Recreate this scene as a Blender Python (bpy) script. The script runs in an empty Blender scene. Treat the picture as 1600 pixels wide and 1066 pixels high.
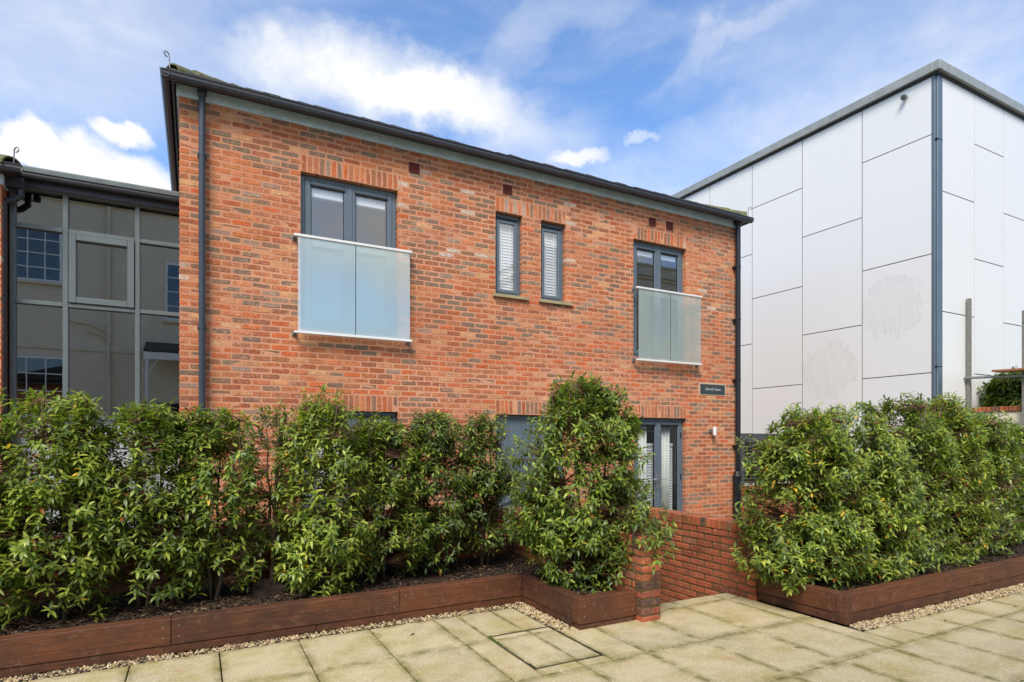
import bpy, math, random
import numpy as np
from mathutils import Vector, Matrix
R = math.radians
random.seed(7); rng = np.random.default_rng(7)
scn = bpy.context.scene
C = scn.collection

# ------------------------------------------------------------------ camera
CAM_H = 1.62
cd = bpy.data.cameras.new('camera'); cam = bpy.data.objects.new('camera', cd); C.objects.link(cam)
cam.location = (0, 0, CAM_H); cam.rotation_euler = (R(90), 0, R(-28.076))
cd.sensor_width = 36; cd.lens = 928 / 1600 * 36; cd.shift_y = 154 / 1600; cd.clip_end = 2000; cd.clip_start = .05
scn.camera = cam

# ------------------------------------------------------------------ light
SUN = Vector((-.42, -.50, .76)).normalized()
sl = bpy.data.lights.new('sun', 'SUN'); sl.energy = 2.3; sl.angle = R(24); sl.color = (1, .93, .83)
so = bpy.data.objects.new('sun', sl); C.objects.link(so); so.location = (0, 0, 20)
so.rotation_euler = SUN.to_track_quat('Z', 'Y').to_euler()
scn.view_settings.view_transform = 'Standard'; scn.view_settings.look = 'None'
scn.view_settings.gamma = 1; scn.view_settings.exposure = 1.0

w = bpy.data.worlds.new('World'); scn.world = w; w.use_nodes = True
wt = w.node_tree; wt.nodes.clear()
def WN(t, **k):
    n = wt.nodes.new(t)
    for a, b in k.items(): setattr(n, a, b)
    return n
def wl(a, b): wt.links.new(a, b)
def wmath(op, a, b=None, c=None, clamp=False):
    n = WN('ShaderNodeMath', operation=op, use_clamp=clamp)
    for i, v in enumerate((a, b, c)):
        if v is None: continue
        if isinstance(v, (int, float)): n.inputs[i].default_value = v
        else: wl(v, n.inputs[i])
    return n.outputs[0]
def wvec(op, a, b=None):
    n = WN('ShaderNodeVectorMath', operation=op)
    for i, v in enumerate((a, b)):
        if v is None: continue
        if isinstance(v, (tuple, list, Vector)): n.inputs[i].default_value = tuple(v)
        else: wl(v, n.inputs[i])
    return n
sky = WN('ShaderNodeTexSky', sky_type='NISHITA'); sky.sun_disc = False
sky.sun_elevation = math.asin(SUN.z); sky.sun_rotation = math.atan2(SUN.x, SUN.y)
sky.altitude = 0; sky.air_density = 1.0; sky.dust_density = .8; sky.ozone_density = 2.2
tc = WN('ShaderNodeTexCoord'); D0 = tc.outputs['Generated']
def wnoise(vec, scale, detail=5, rough=.55, dist=0):
    n = WN('ShaderNodeTexNoise'); n.inputs['Scale'].default_value = scale; n.inputs['Detail'].default_value = detail
    n.inputs['Roughness'].default_value = rough; n.inputs['Distortion'].default_value = dist
    wl(vec, n.inputs['Vector']); return n
warp = wnoise(D0, 5.5, 6, .6)
wofs = wvec('SCALE', wvec('SUBTRACT', warp.outputs['Color'], (.5, .5, .5)).outputs[0]); wofs.inputs[3].default_value = .20
DW = wvec('ADD', D0, wofs.outputs[0]).outputs[0]
warp2 = wnoise(D0, 13, 7, .62)
wofs2 = wvec('SCALE', wvec('SUBTRACT', warp2.outputs['Color'], (.5, .5, .5)).outputs[0]); wofs2.inputs[3].default_value = .07
DP = wvec('ADD', D0, wofs2.outputs[0]).outputs[0]
# individual clouds: azimuth (deg right of +Y), elevation (deg), half width, half height (deg), tilt, density, soft
CLOUDS = [(17.0, 30.8, 11.0, 3.6, -4, .66, 1), (11, 28.5, 9, 4.0, 0, .3, 1), (22, 30, 6, 2.6, 0, .5, 1),
          (-7.7, 20.7, 3.6, 1.9, 0, .9, 0), (-3.2, 20.2, 2.4, 2.0, 0, .9, 0), (-11.4, 21.2, 1.7, 1.5, 0, 1.0, 0), (-5.2, 23.2, 1.9, .9, 0, .9, 0), (-6, 18.3, 9, 2.2, 0, .8, 1),
          (-10, 29, 11, 8, 20, .42, 1), (34.6, 25.6, 2.6, .75, 2, .6, 0), (40.6, 26.6, 1.7, .4, 5, .4, 0),
          (48, 32, 7, .9, 24, .15, 1), (54, 33, 11, 3.0, 18, .2, 1), (31, 34.6, 7, 1.6, 20, .18, 1), (63, 27, 12, 5, 0, .3, 1), (29, 26, 5, 4, 20, .25, 1), (45, 22, 14, 4, 10, .25, 1),
          (120, 40, 25, 12, 10, .8, 1), (190, 35, 30, 12, -8, .8, 1), (250, 45, 30, 12, 15, .8, 1), (300, 35, 22, 10, 0, .8, 1), (155, 20, 18, 6, 0, 1., 1), (225, 22, 20, 6, 0, 1., 1)]
tot = None
for az, el, hw, hh, tilt, dens, soft in CLOUDS:
    a, e = R(az), R(el)
    c = Vector((math.sin(a) * math.cos(e), math.cos(a) * math.cos(e), math.sin(e)))
    rt = Vector((math.cos(a), -math.sin(a), 0)); up = rt.cross(c)
    t = R(tilt); u = rt * math.cos(t) + up * math.sin(t); v = -rt * math.sin(t) + up * math.cos(t)
    d = wvec('SUBTRACT', DW if soft else DP, c).outputs[0]
    du = wvec('DOT_PRODUCT', d, u / math.sin(R(hw))).outputs['Value']
    dv = wvec('DOT_PRODUCT', d, v / math.sin(R(hh))).outputs['Value']
    r2 = wmath('ADD', wmath('MULTIPLY', du, du), wmath('MULTIPLY', dv, dv))
    front = wmath('GREATER_THAN', wvec('DOT_PRODUCT', D0, c).outputs['Value'], 0)
    m = WN('ShaderNodeMapRange', interpolation_type='SMOOTHSTEP')
    wl(r2, m.inputs['Value']); m.inputs['From Min'].default_value = 1.7 if soft else 1.35; m.inputs['From Max'].default_value = .0 if soft else .1
    m.inputs['To Min'].default_value = 0; m.inputs['To Max'].default_value = dens
    k = wmath('MULTIPLY', m.outputs[0], front)
    tot = k if tot is None else wmath('ADD', tot, k)
# thin cirrus everywhere
mp = WN('ShaderNodeMapping'); wl(D0, mp.inputs['Vector']); mp.inputs['Scale'].default_value = (2.2, 2.2, 7); mp.inputs['Rotation'].default_value = (R(12), R(16), R(20))
ci = wnoise(mp.outputs[0], 1.6, 8, .62, .5)
cm = WN('ShaderNodeMapRange', interpolation_type='SMOOTHSTEP'); wl(ci.outputs['Fac'], cm.inputs['Value'])
cm.inputs['From Min'].default_value = .40; cm.inputs['From Max'].default_value = .85; cm.inputs['To Max'].default_value = .3
tot = wmath('ADD', tot, cm.outputs[0])
# fine break-up
fb = wnoise(D0, 22, 6, .6)
tot = wmath('MULTIPLY', tot, wmath('MULTIPLY_ADD', fb.outputs['Fac'], .7, .65))
tot = wmath('MINIMUM', tot, 1.0)
skyc = WN('ShaderNodeMixRGB', blend_type='MULTIPLY'); skyc.inputs['Fac'].default_value = 1; wl(sky.outputs[0], skyc.inputs['Color1']); skyc.inputs['Color2'].default_value = (1.04, 1.28, 1.52, 1)
mix = WN('ShaderNodeMixRGB'); wl(tot, mix.inputs['Fac']); wl(skyc.outputs[0], mix.inputs['Color1']); mix.inputs['Color2'].default_value = (5.9, 5.95, 6.0, 1)
bg = WN('ShaderNodeBackground'); bg.inputs['Strength'].default_value = .088; wl(mix.outputs[0], bg.inputs['Color'])
wo = WN('ShaderNodeOutputWorld'); wl(bg.outputs[0], wo.inputs['Surface'])

# ------------------------------------------------------------------ materials
def s2l(c): return tuple((v / 12.92 if v <= .04045 else ((v + .055) / 1.055) ** 2.4) for v in [x / 255 for x in c])
class NT:
    def __init__(s, name):
        s.m = bpy.data.materials.new(name); s.m.use_nodes = True; s.t = s.m.node_tree; s.t.nodes.clear()
        s.out = s.n('ShaderNodeOutputMaterial')
    def n(s, t, ins=None, **k):
        x = s.t.nodes.new(t)
        for a, b in k.items(): setattr(x, a, b)
        for a, b in (ins or {}).items(): s.put(x.inputs[a], b)
        return x
    def put(s, sock, v):
        if isinstance(v, bpy.types.NodeSocket): s.t.links.new(v, sock)
        elif isinstance(v, tuple) and len(v) == 3 and sock.type == 'RGBA': sock.default_value = (*v, 1)
        else: sock.default_value = v
    def pos(s, scale=(1, 1, 1)):
        g = s.n('ShaderNodeNewGeometry'); mp = s.n('ShaderNodeMapping', {'Vector': g.outputs['Position'], 'Scale': scale}); return mp.outputs[0]
    def noise(s, vec, scale, detail=4, rough=.55, dist=0, out='Fac'):
        return s.n('ShaderNodeTexNoise', {'Vector': vec, 'Scale': scale, 'Detail': detail, 'Roughness': rough, 'Distortion': dist}).outputs[out]
    def mr(s, v, a, b, c=0., d=1.): return s.n('ShaderNodeMapRange', {'Value': v, 'From Min': a, 'From Max': b, 'To Min': c, 'To Max': d}).outputs[0]
    def mix(s, f, a, b, bt='MIX'): return s.n('ShaderNodeMixRGB', {'Fac': f, 'Color1': a, 'Color2': b}, blend_type=bt).outputs[0]
    def math(s, op, a, b): return s.n('ShaderNodeMath', {0: a, 1: b}, operation=op).outputs[0]
    def bump(s, h, strength=.3, dist=.01): return s.n('ShaderNodeBump', {'Height': h, 'Strength': strength, 'Distance': dist}).outputs[0]
    def bsdf(s, **k):
        b = s.n('ShaderNodeBsdfPrincipled')
        for a, v in k.items(): s.put(b.inputs[a.replace('_', ' ')], v)
        return b.outputs[0]
    def done(s, sh): s.t.links.new(sh, s.out.inputs['Surface']); return s.m
M = {}
def plain(name, rgb, rough=.5, var=.12, scale=6, bump=.0, metallic=0., spec=.5, stretch=(1, 1, 1)):
    t = NT(name); c = s2l(rgb); p = t.pos(stretch)
    n = t.noise(p, scale, 6, .6); n2 = t.noise(p, scale * 9, 3, .6)
    v = t.math('ADD', t.mr(n, .25, .75, 1 - var, 1 + var), t.mr(n2, .3, .7, -var * .5, var * .5))
    col = t.mix(1., c, t.n('ShaderNodeCombineColor', {0: v, 1: v, 2: v}).outputs[0], 'MULTIPLY')
    kw = dict(Base_Color=col, Roughness=t.mr(n2, .3, .7, max(.02, rough - .08), rough + .08), Metallic=metallic, Specular_IOR_Level=spec)
    if bump: kw['Normal'] = t.bump(n2, bump, .004)
    M[name] = t.done(t.bsdf(**kw)); return M[name]

def brick_mat(name, dirt=0., moss=0., eff=.6):
    t = NT(name); p = t.pos()
    a = t.n('ShaderNodeAttribute', attribute_name='col').outputs['Color']
    big = t.noise(p, 9, 5, .65); fine = t.noise(p, 70, 4, .65); mid = t.noise(p, 26, 4, .6)
    v = t.math('ADD', t.mr(big, .3, .7, .86, 1.12), t.mr(fine, .3, .7, -.24, .24))
    col = t.mix(1., a, t.n('ShaderNodeCombineColor', {0: v, 1: v, 2: v}).outputs[0], 'MULTIPLY')
    col = t.mix(1., col, (.97, 1.01, .97), 'MULTIPLY')
    # darker fired hearts and sandy smears
    col = t.mix(t.mr(mid, .52, .68, 0, .6), col, s2l((116, 86, 72)))
    col = t.mix(t.mr(t.noise(p, 17, 5, .7), .54, .72, 0, .42), col, s2l((200, 136, 100)))
    # lime bloom in broad drifts
    lg = t.mr(t.noise(p, .7, 3, .5), .40, .66, .12, 1); sp = t.mr(t.noise(p, 34, 5, .7), .5, .72, 0, 1)
    col = t.mix(t.math('MULTIPLY', t.math('MULTIPLY', lg, sp), eff), col, s2l((214, 190, 172)))
    col = t.mix(t.mr(t.noise(t.pos((5, 5, .35)), 1.6, 5, .65), .55, .78, 0, .3), col, s2l((96, 72, 58)))
    if dirt: col = t.mix(t.mr(t.noise(p, 3.5, 4, .6), .45, .7, 0, dirt), col, s2l((52, 40, 34)))
    if moss: col = t.mix(t.mr(t.noise(p, 11, 5, .7), .5, .68, 0, moss), col, s2l((104, 104, 48)))
    M[name] = t.done(t.bsdf(Base_Color=col, Roughness=.88, Specular_IOR_Level=.25, Normal=t.bump(t.math('ADD', fine, t.math('MULTIPLY', mid, .8)), .55, .006)))
brick_mat('brick', eff=.85); brick_mat('garden_brick', .25, .2, .25); brick_mat('coping_brick', .2, .75, .1)
def mortar_mat(name, rgb, dark):
    t = NT(name); p = t.pos(); f = t.noise(p, 90, 4, .7); b = t.noise(p, 1.3, 4, .6)
    col = t.mix(t.mr(b, .35, .65), s2l(rgb), s2l(dark)); col = t.mix(t.mr(f, .3, .7, 0, .3), col, s2l((120, 84, 62)))
    M[name] = t.done(t.bsdf(Base_Color=col, Roughness=.95, Specular_IOR_Level=.1, Normal=t.bump(f, .6, .004)))
mortar_mat('mortar', (216, 158, 124), (198, 138, 106)); mortar_mat('garden_mortar', (112, 90, 66), (72, 70, 40))

def wood_mat(name, stretch):
    t = NT(name); p = t.pos(stretch); g = t.noise(p, 5, 7, .65, .6); f = t.noise(p, 26, 4, .6)
    q = t.pos(); big = t.noise(q, 2.2, 4, .6)
    oi = t.n('ShaderNodeObjectInfo').outputs['Random']
    col = t.mix(t.mr(g, .3, .7), s2l((122, 72, 42)), s2l((48, 33, 24)))
    col = t.mix(t.mr(big, .36, .62, 0, .75), col, s2l((54, 38, 29)))
    col = t.mix(t.mr(oi, 0, 1, 0, .3), col, s2l((124, 68, 36)))
    col = t.mix(t.mr(t.noise(q, 14, 4, .7), .56, .72, 0, .55), col, s2l((124, 96, 76)))
    M[name] = t.done(t.bsdf(Base_Color=col, Roughness=.62, Specular_IOR_Level=.35, Normal=t.bump(t.math('ADD', g, f), .35, .006)))
wood_mat('timber_x', (1.1, 16, 16)); wood_mat('timber_y', (16, 1.1, 16))

def slab_mat():
    t = NT('slab'); p = t.pos(); oi = t.n('ShaderNodeObjectInfo').outputs['Random']
    big = t.noise(p, 1.5, 4, .6); mid = t.noise(p, 6, 5, .65); fine = t.noise(p, 130, 3, .7); sp = t.noise(p, 48, 3, .7)
    col = t.mix(t.mr(mid, .3, .7), s2l((208, 192, 154)), s2l((192, 176, 140)))
    col = t.mix(t.mr(oi, 0, 1, 0, .7), col, s2l((214, 194, 152)))
    col = t.mix(t.mr(t.noise(p, 2.7, 5, .65), .44, .66, 0, .62), col, s2l((168, 150, 78)))       # algae
    col = t.mix(t.mr(big, .52, .7, 0, .4), col, s2l((156, 146, 126)))                       # grey weathering
    col = t.mix(t.mr(t.noise(p, 3.3, 3, .5), .64, .76, 0, .5), col, s2l((186, 134, 86)))       # rusty patches
    col = t.mix(t.mr(t.noise(p, 19, 6, .75), .62, .78, 0, .45), col, s2l((96, 86, 60)))
    col = t.mix(t.mr(fine, .32, .68, .55, 0), col, s2l((84, 74, 50)))
    col = t.mix(t.mr(sp, .54, .68, 0, .55), col, s2l((222, 206, 168)))
    g = t.n('ShaderNodeTexCoord').outputs['Generated']
    sx = t.n('ShaderNodeSeparateXYZ', {0: g})
    ex = t.math('MINIMUM', sx.outputs[0], t.math('SUBTRACT', 1., sx.outputs[0])); ey = t.math('MINIMUM', sx.outputs[1], t.math('SUBTRACT', 1., sx.outputs[1]))
    e = t.math('MINIMUM', ex, ey)
    ed = t.math('MULTIPLY', t.mr(e, .0, .11, 1, 0), t.mr(t.noise(p, 7, 5, .7), .36, .6))
    col = t.mix(t.math('MULTIPLY', ed, .9), col, s2l((104, 98, 44)))
    M['slab'] = t.done(t.bsdf(Base_Color=col, Roughness=.85, Specular_IOR_Level=.25, Normal=t.bump(t.math('ADD', fine, sp), .5, .003)))
slab_mat()
plain('joint', (66, 62, 34), .95, .4, 14, .5); plain('gravel', (196, 172, 130), .8, .35, 30); plain('concrete', (150, 146, 134), .9, .2, 5, .3)
plain('soil', (36, 27, 21), .95, .35, 20, .8); plain('ground', (120, 112, 96), .95, .2, 3, .3); plain('moss', (70, 84, 30), .95, .35, 60, .6)
plain('bark', (52, 38, 29), .9, .5, 40, .4); plain('straw', (150, 122, 88), .9, .35, 40)
plain('frame', (92, 104, 114), .38, .06, 4); plain('link_frame', (98, 108, 110), .42, .06, 4); plain('gutter', (50, 52, 58), .35, .15, 5)
plain('downpipe', (50, 58, 68), .38, .12, 4); plain('black_pipe', (22, 24, 28), .35, .15, 4); plain('soffit', (44, 38, 37), .6, .15, 5)
plain('lead', (200, 222, 238), .5, .2, 3.5, .1); plain('lead_roof', (98, 106, 104), .6, .3, 6, .2); plain('slate', (58, 56, 54), .7, .3, 9, .4); plain('mossy_tile', (96, 96, 62), .9, .45, 14, .6)
plain('steel', (196, 196, 194), .28, .06, 5, metallic=.9); plain('galv', (132, 132, 130), .45, .2, 12, metallic=.6); plain('rail', (226, 224, 218), .35, .05, 5, metallic=.15)
plain('sill_stone', (158, 144, 108), .9, .3, 12, .4); plain('terracotta', (96, 34, 28), .75, .12, 10); plain('dark_void', (8, 8, 9), .9, 0)
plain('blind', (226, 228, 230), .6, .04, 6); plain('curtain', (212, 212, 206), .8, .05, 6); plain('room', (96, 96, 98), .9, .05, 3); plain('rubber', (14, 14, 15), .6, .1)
plain('coping_metal', (150, 152, 146), .45, .2, 5, .05, metallic=.25); plain('corner_metal', (98, 112, 122), .4, .1, 4, metallic=.3); plain('louvre', (66, 68, 76), .45, .08, 5)
plain('render_cream', (214, 204, 178), .9, .08, 2.5, .2); plain('white_paint', (226, 226, 222), .5, .04, 4); plain('cast_iron', (34, 36, 38), .5, .1)
plain('rough_timber', (150, 96, 66), .9, .3, 12, .3); plain('old_post', (120, 118, 110), .85, .25, 14, .3); plain('stone_border', (186, 160, 134), .9, .15, 20, .3); plain('sign_face', (58, 66, 68), .1, .05, spec=.6); plain('sign_text', (196, 196, 190), .5, .02)
plain('threshold', (150, 150, 148), .5, .1); plain('burlap', (60, 46, 36), .95, .4, 60, .8); plain('grey_panel', (168, 174, 178), .45, .05)

def clad_mat():
    t = NT('cladding'); p = t.pos(); oi = t.n('ShaderNodeObjectInfo').outputs['Random']
    col = t.mix(t.mr(oi, 0, 1, 0, .5), s2l((224, 222, 218)), s2l((218, 217, 213)))
    col = t.mix(t.mr(t.noise(t.pos((6, 6, .5)), 3, 5, .6), .5, .85, 0, .12), col, s2l((190, 192, 192)))
    M['cladding'] = t.done(t.bsdf(Base_Color=col, Roughness=.35, Specular_IOR_Level=.45, Normal=t.bump(t.noise(p, .9, 2, .5), .03, .02)))
    t = NT('cladding_stained'); p = t.pos(); oi = t.n('ShaderNodeObjectInfo').outputs['Random']
    base = s2l((221, 219, 215))
    tc = t.n('ShaderNodeTexCoord').outputs['Object']
    def ring(cu, cz, r, wd):   # a tide mark where water ran: arc in panel coordinates
        d = t.n('ShaderNodeVectorMath', {0: tc, 1: (0, cu, cz)}, operation='SUBTRACT').outputs[0]
        wv = t.n('ShaderNodeVectorMath', {0: d, 1: t.n('ShaderNodeVectorMath', {0: t.noise(p, 2.6, 5, .6, 0, 'Color'), 1: (.5, .5, .5)}, operation='SUBTRACT').outputs[0]}, operation='ADD').outputs[0]
        ln = t.n('ShaderNodeVectorMath', {0: wv}, operation='LENGTH').outputs['Value']
        edge = t.mr(t.math('ABSOLUTE', t.math('SUBTRACT', ln, r), 0.), 0, wd, 1, 0); ins = t.mr(ln, r - .02, r, 1, 0)
        return t.math('MULTIPLY', t.math('MAXIMUM', t.math('MULTIPLY', edge, .26), t.math('MULTIPLY', ins, .13)), t.mr(t.noise(t.pos((14, 14, 1.5)), 2.2, 5, .7), .36, .62))
    col = t.mix(ring(.05, .28, .62, .09), base, s2l((140, 142, 130)))
    M['cladding_stained'] = t.done(t.bsdf(Base_Color=col, Roughness=.38, Specular_IOR_Level=.45))
clad_mat()

def glass_mat(name, refl, tint, rough=0.):
    t = NT(name)
    fr = t.n('ShaderNodeFresnel', {'IOR': 1.5}).outputs[0]
    bf = t.math('SUBTRACT', 1., t.n('ShaderNodeNewGeometry').outputs['Backfacing'])      # outer face reflects, inner face lets light through
    f = t.math('MULTIPLY', t.mr(fr, 0, 1, refl, 1.), bf)
    tr = t.n('ShaderNodeBsdfTransparent', {'Color': tint}).outputs[0]; gl = t.n('ShaderNodeBsdfGlossy', {'Color': (1, 1, 1), 'Roughness': rough, 'Normal': t.bump(t.noise(t.pos(), 1.3, 2, .5), .010, .05)}).outputs[0]
    M[name] = t.done(t.n('ShaderNodeMixShader', {0: f, 1: tr, 2: gl}).outputs[0])
glass_mat('glass', .07, (.985, .99, .99)); glass_mat('door_glass', .11, (.93, .95, .95)); glass_mat('coated_glass', .20, (.96, .97, .98)); glass_mat('solar_glass', .30, (.3, .3, .3)); glass_mat('old_glass', .10, (.12, .13, .14))
def frosted():
    t = NT('frosted_glass')
    c = s2l((224, 238, 232))
    df = t.n('ShaderNodeBsdfDiffuse', {'Color': c}).outputs[0]; tl = t.n('ShaderNodeBsdfTranslucent', {'Color': c}).outputs[0]
    rf = t.n('ShaderNodeBsdfRefraction', {'Color': c, 'Roughness': .10, 'IOR': 1.03}).outputs[0]
    a = t.n('ShaderNodeMixShader', {0: .15, 1: df, 2: tl}).outputs[0]; a = t.n('ShaderNodeMixShader', {0: .25, 1: a, 2: rf}).outputs[0]; a = t.n('ShaderNodeMixShader', {0: .48, 1: a, 2: t.n('ShaderNodeBsdfTransparent', {'Color': (.95, .99, .97)}).outputs[0]}).outputs[0]
    fr = t.n('ShaderNodeFresnel', {'IOR': 1.5}).outputs[0]; gl = t.n('ShaderNodeBsdfGlossy', {'Color': (.88, 1, .96), 'Roughness': .02}).outputs[0]
    front = t.n('ShaderNodeMixShader', {0: t.mr(fr, 0, 1, .15, 1), 1: a, 2: gl}).outputs[0]
    back = t.n('ShaderNodeBsdfTransparent', {'Color': (.95, .99, .97)}).outputs[0]
    M['frosted_glass'] = t.done(t.n('ShaderNodeMixShader', {0: t.n('ShaderNodeNewGeometry').outputs['Backfacing'], 1: front, 2: back}).outputs[0])
frosted()
def leaf_mat():
    t = NT('leaf'); a = t.n('ShaderNodeAttribute', attribute_name='col').outputs['Color']; p = t.pos()
    v = t.mr(t.noise(p, 3.2, 3, .5), .3, .7, .8, 1.25)
    col = t.mix(1., a, t.n('ShaderNodeCombineColor', {0: v, 1: v, 2: v}).outputs[0], 'MULTIPLY')
    b = t.bsdf(Base_Color=col, Roughness=.4, Specular_IOR_Level=.5)
    lc = t.mix(1., col, (1.5, 1.7, .7), 'MULTIPLY')
    tl = t.n('ShaderNodeBsdfTranslucent', {'Color': lc}).outputs[0]
    M['leaf'] = t.done(t.n('ShaderNodeMixShader', {0: .34, 1: b, 2: tl}).outputs[0])
leaf_mat()
plain('twig', (96, 66, 48), .85, .3, 30); plain('red_twig', (98, 66, 50), .7, .25, 30); plain('trunk', (88, 74, 58), .9, .35, 40, .6)

# ------------------------------------------------------------------ mesh helpers
class MB:
    def __init__(s): s.v = []; s.f = []; s.c = []
    def add(s, vs, fs, col=None):
        o = len(s.v); s.v += [tuple(x) for x in vs]; s.f += [tuple(i + o for i in f) for f in fs]
        if col is not None: s.c += [col] * len(vs)
        return s
    def box(s, x0, x1, y0, y1, z0, z1, c=0., col=None):
        if c <= 0:
            return s.add([(x, y, z) for z in (z0, z1) for y in (y0, y1) for x in (x0, x1)],
                         [(0, 2, 3, 1), (4, 5, 7, 6), (0, 1, 5, 4), (2, 6, 7, 3), (0, 4, 6, 2), (1, 3, 7, 5)], col)
        vs = []; idx = {}
        for i, x in enumerate((x0, x1)):
            for j, y in enumerate((y0, y1)):
                for k, z in enumerate((z0, z1)):
                    sx, sy, sz = (c if i == 0 else -c), (c if j == 0 else -c), (c if k == 0 else -c)
                    for a, p in enumerate(((x, y + sy, z + sz), (x + sx, y, z + sz), (x + sx, y + sy, z))):
                        idx[i, j, k, a] = len(vs); vs.append(p)
        F = []; g = lambda *a: idx[a]
        F += [(g(0,0,0,0), g(0,0,1,0), g(0,1,1,0), g(0,1,0,0)), (g(1,0,0,0), g(1,1,0,0), g(1,1,1,0), g(1,0,1,0))]
        F += [(g(0,0,0,1), g(1,0,0,1), g(1,0,1,1), g(0,0,1,1)), (g(0,1,0,1), g(0,1,1,1), g(1,1,1,1), g(1,1,0,1))]
        F += [(g(0,0,0,2), g(0,1,0,2), g(1,1,0,2), g(1,0,0,2)), (g(0,0,1,2), g(1,0,1,2), g(1,1,1,2), g(0,1,1,2))]
        for j in (0, 1):
            for k in (0, 1): F.append((g(0,j,k,1), g(1,j,k,1), g(1,j,k,2), g(0,j,k,2)))
        for i in (0, 1):
            for k in (0, 1): F.append((g(i,0,k,0), g(i,1,k,0), g(i,1,k,2), g(i,0,k,2)))
        for i in (0, 1):
            for j in (0, 1): F.append((g(i,j,0,0), g(i,j,1,0), g(i,j,1,1), g(i,j,0,1)))
        for i in (0, 1):
            for j in (0, 1):
                for k in (0, 1): F.append((g(i,j,k,0), g(i,j,k,1), g(i,j,k,2)))
        return s.add(vs, F, col)
    def tube(s, pts, r, n=10, col=None, caps=True):
        pts = [Vector(p) for p in pts]; rs = r if isinstance(r, (list, tuple)) else [r] * len(pts)
        vs = []; fs = []
        ref = None
        for i, p in enumerate(pts):
            d = (pts[min(i + 1, len(pts) - 1)] - pts[max(i - 1, 0)]).normalized()
            if ref is None: ref = Vector((0, 0, 1)) if abs(d.z) < .9 else Vector((1, 0, 0))
            a = (ref - d * ref.dot(d)).normalized(); b = d.cross(a); ref = a
            vs += [p + (a * math.cos(2 * math.pi * k / n) + b * math.sin(2 * math.pi * k / n)) * rs[i] for k in range(n)]
        for i in range(len(pts) - 1):
            for k in range(n): fs.append((i * n + k, i * n + (k + 1) % n, (i + 1) * n + (k + 1) % n, (i + 1) * n + k))
        if caps: fs += [tuple(reversed(range(n))), tuple(range((len(pts) - 1) * n, len(pts) * n))]
        return s.add(vs, fs, col)
    def prof(s, pts, axis, a0, a1, close=True):
        n = len(pts)
        mk = (lambda t, p: (t, p[0], p[1])) if axis == 'x' else ((lambda t, p: (p[0], t, p[1])) if axis == 'y' else (lambda t, p: (p[0], p[1], t)))
        vs = [mk(a0, p) for p in pts] + [mk(a1, p) for p in pts]
        fs = [(k, (k + 1) % n, n + (k + 1) % n, n + k) for k in range(n if close else n - 1)]
        if close: fs += [tuple(reversed(range(n))), tuple(range(n, 2 * n))]
        return s.add(vs, fs)
    def mesh(s, name, m):
        me = bpy.data.meshes.new(name); me.from_pydata(s.v, [], s.f)
        if s.c:
            at = me.color_attributes.new('col', 'FLOAT_COLOR', 'POINT')
            at.data.foreach_set('color', np.array([(*c[:3], 1.) for c in s.c], dtype=np.float32).ravel())
        me.materials.append(M[m]); return me
    def build(s, name, m, parent=None, smooth=False, loc=None, kind=None):
        me = s.mesh(name, m)
        if smooth: me.polygons.foreach_set('use_smooth', [True] * len(me.polygons))
        o = link(name, me, parent, loc)
        if kind: o['kind'] = kind
        return o
def fixn(me):
    import bmesh
    b = bmesh.new(); b.from_mesh(me); bmesh.ops.recalc_face_normals(b, faces=b.faces); b.to_mesh(me); b.free()
def link(name, me, parent=None, loc=None, rz=0):
    o = bpy.data.objects.new(name, me); C.objects.link(o)
    if loc is not None: o.location = loc
    if rz: o.rotation_euler = (0, 0, rz)
    if parent is not None:
        o.parent = parent; o.matrix_parent_inverse = PINV.get(parent.name, Matrix.Identity(4))
    return o
PINV = {}
def thing(name, label, cat, loc=(0, 0, 0), group=None):
    o = bpy.data.objects.new(name, None); C.objects.link(o); o.location = loc; o.empty_display_size = .2
    PINV[o.name] = Matrix.Translation(Vector(loc)).inverted()
    return tag(o, label, cat, group)
def tag(o, label, cat, group=None):
    o['label'] = label; o['category'] = cat
    if group: o['group'] = group
    return o
def struct(o): o['kind'] = 'structure'; return o
def part_root(name, parent, loc=(0, 0, 0)):      # a part that is itself a mesh is preferred; see window()
    raise NotImplementedError

# ------------------------------------------------------------------ bricks
PAL = [((186, 104, 66), 22), ((196, 116, 76), 18), ((176, 106, 74), 14), ((158, 98, 70), 12), ((140, 102, 80), 11), ((128, 104, 88), 8), ((198, 98, 54), 10), ((200, 138, 94), 2.5), ((208, 152, 108), 1.5), ((150, 122, 104), 6), ((170, 90, 58), 8)]
PALG = [((172, 90, 60), 20), ((160, 82, 54), 18), ((142, 76, 56), 12), ((116, 74, 60), 6), ((182, 102, 70), 10), ((92, 70, 60), 3), ((154, 98, 76), 7)]
PAL_PALE = [(c, w * (4 if c in ((200, 138, 94), (208, 152, 108), (198, 98, 54)) else 1)) for c, w in PAL] + [((214, 160, 112), 5)]
PAL_GREY = [(c, w * (2.2 if sum(c) < 330 or c == (150, 122, 104) else 1)) for c, w in PAL] + [((176, 148, 130), 9), ((198, 174, 156), 6)]
def zone(x, z):
    n = math.sin(x * 1.3 + 2) * math.sin(z * 2.1 + x * .7) + random.gauss(0, .35)
    if 2.2 < z < 3.3 and n > -.25: return 1
    if z > 3.2 and (n > .35 or (2.4 < x < 4.2 and n > -.3)): return 2
    return 0
def pick(pal):
    c = random.choices([p[0] for p in pal], [p[1] for p in pal])[0]
    j = random.uniform(.92, 1.08); return tuple(min(1., v * j * random.uniform(.96, 1.04)) for v in s2l(c))
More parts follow.
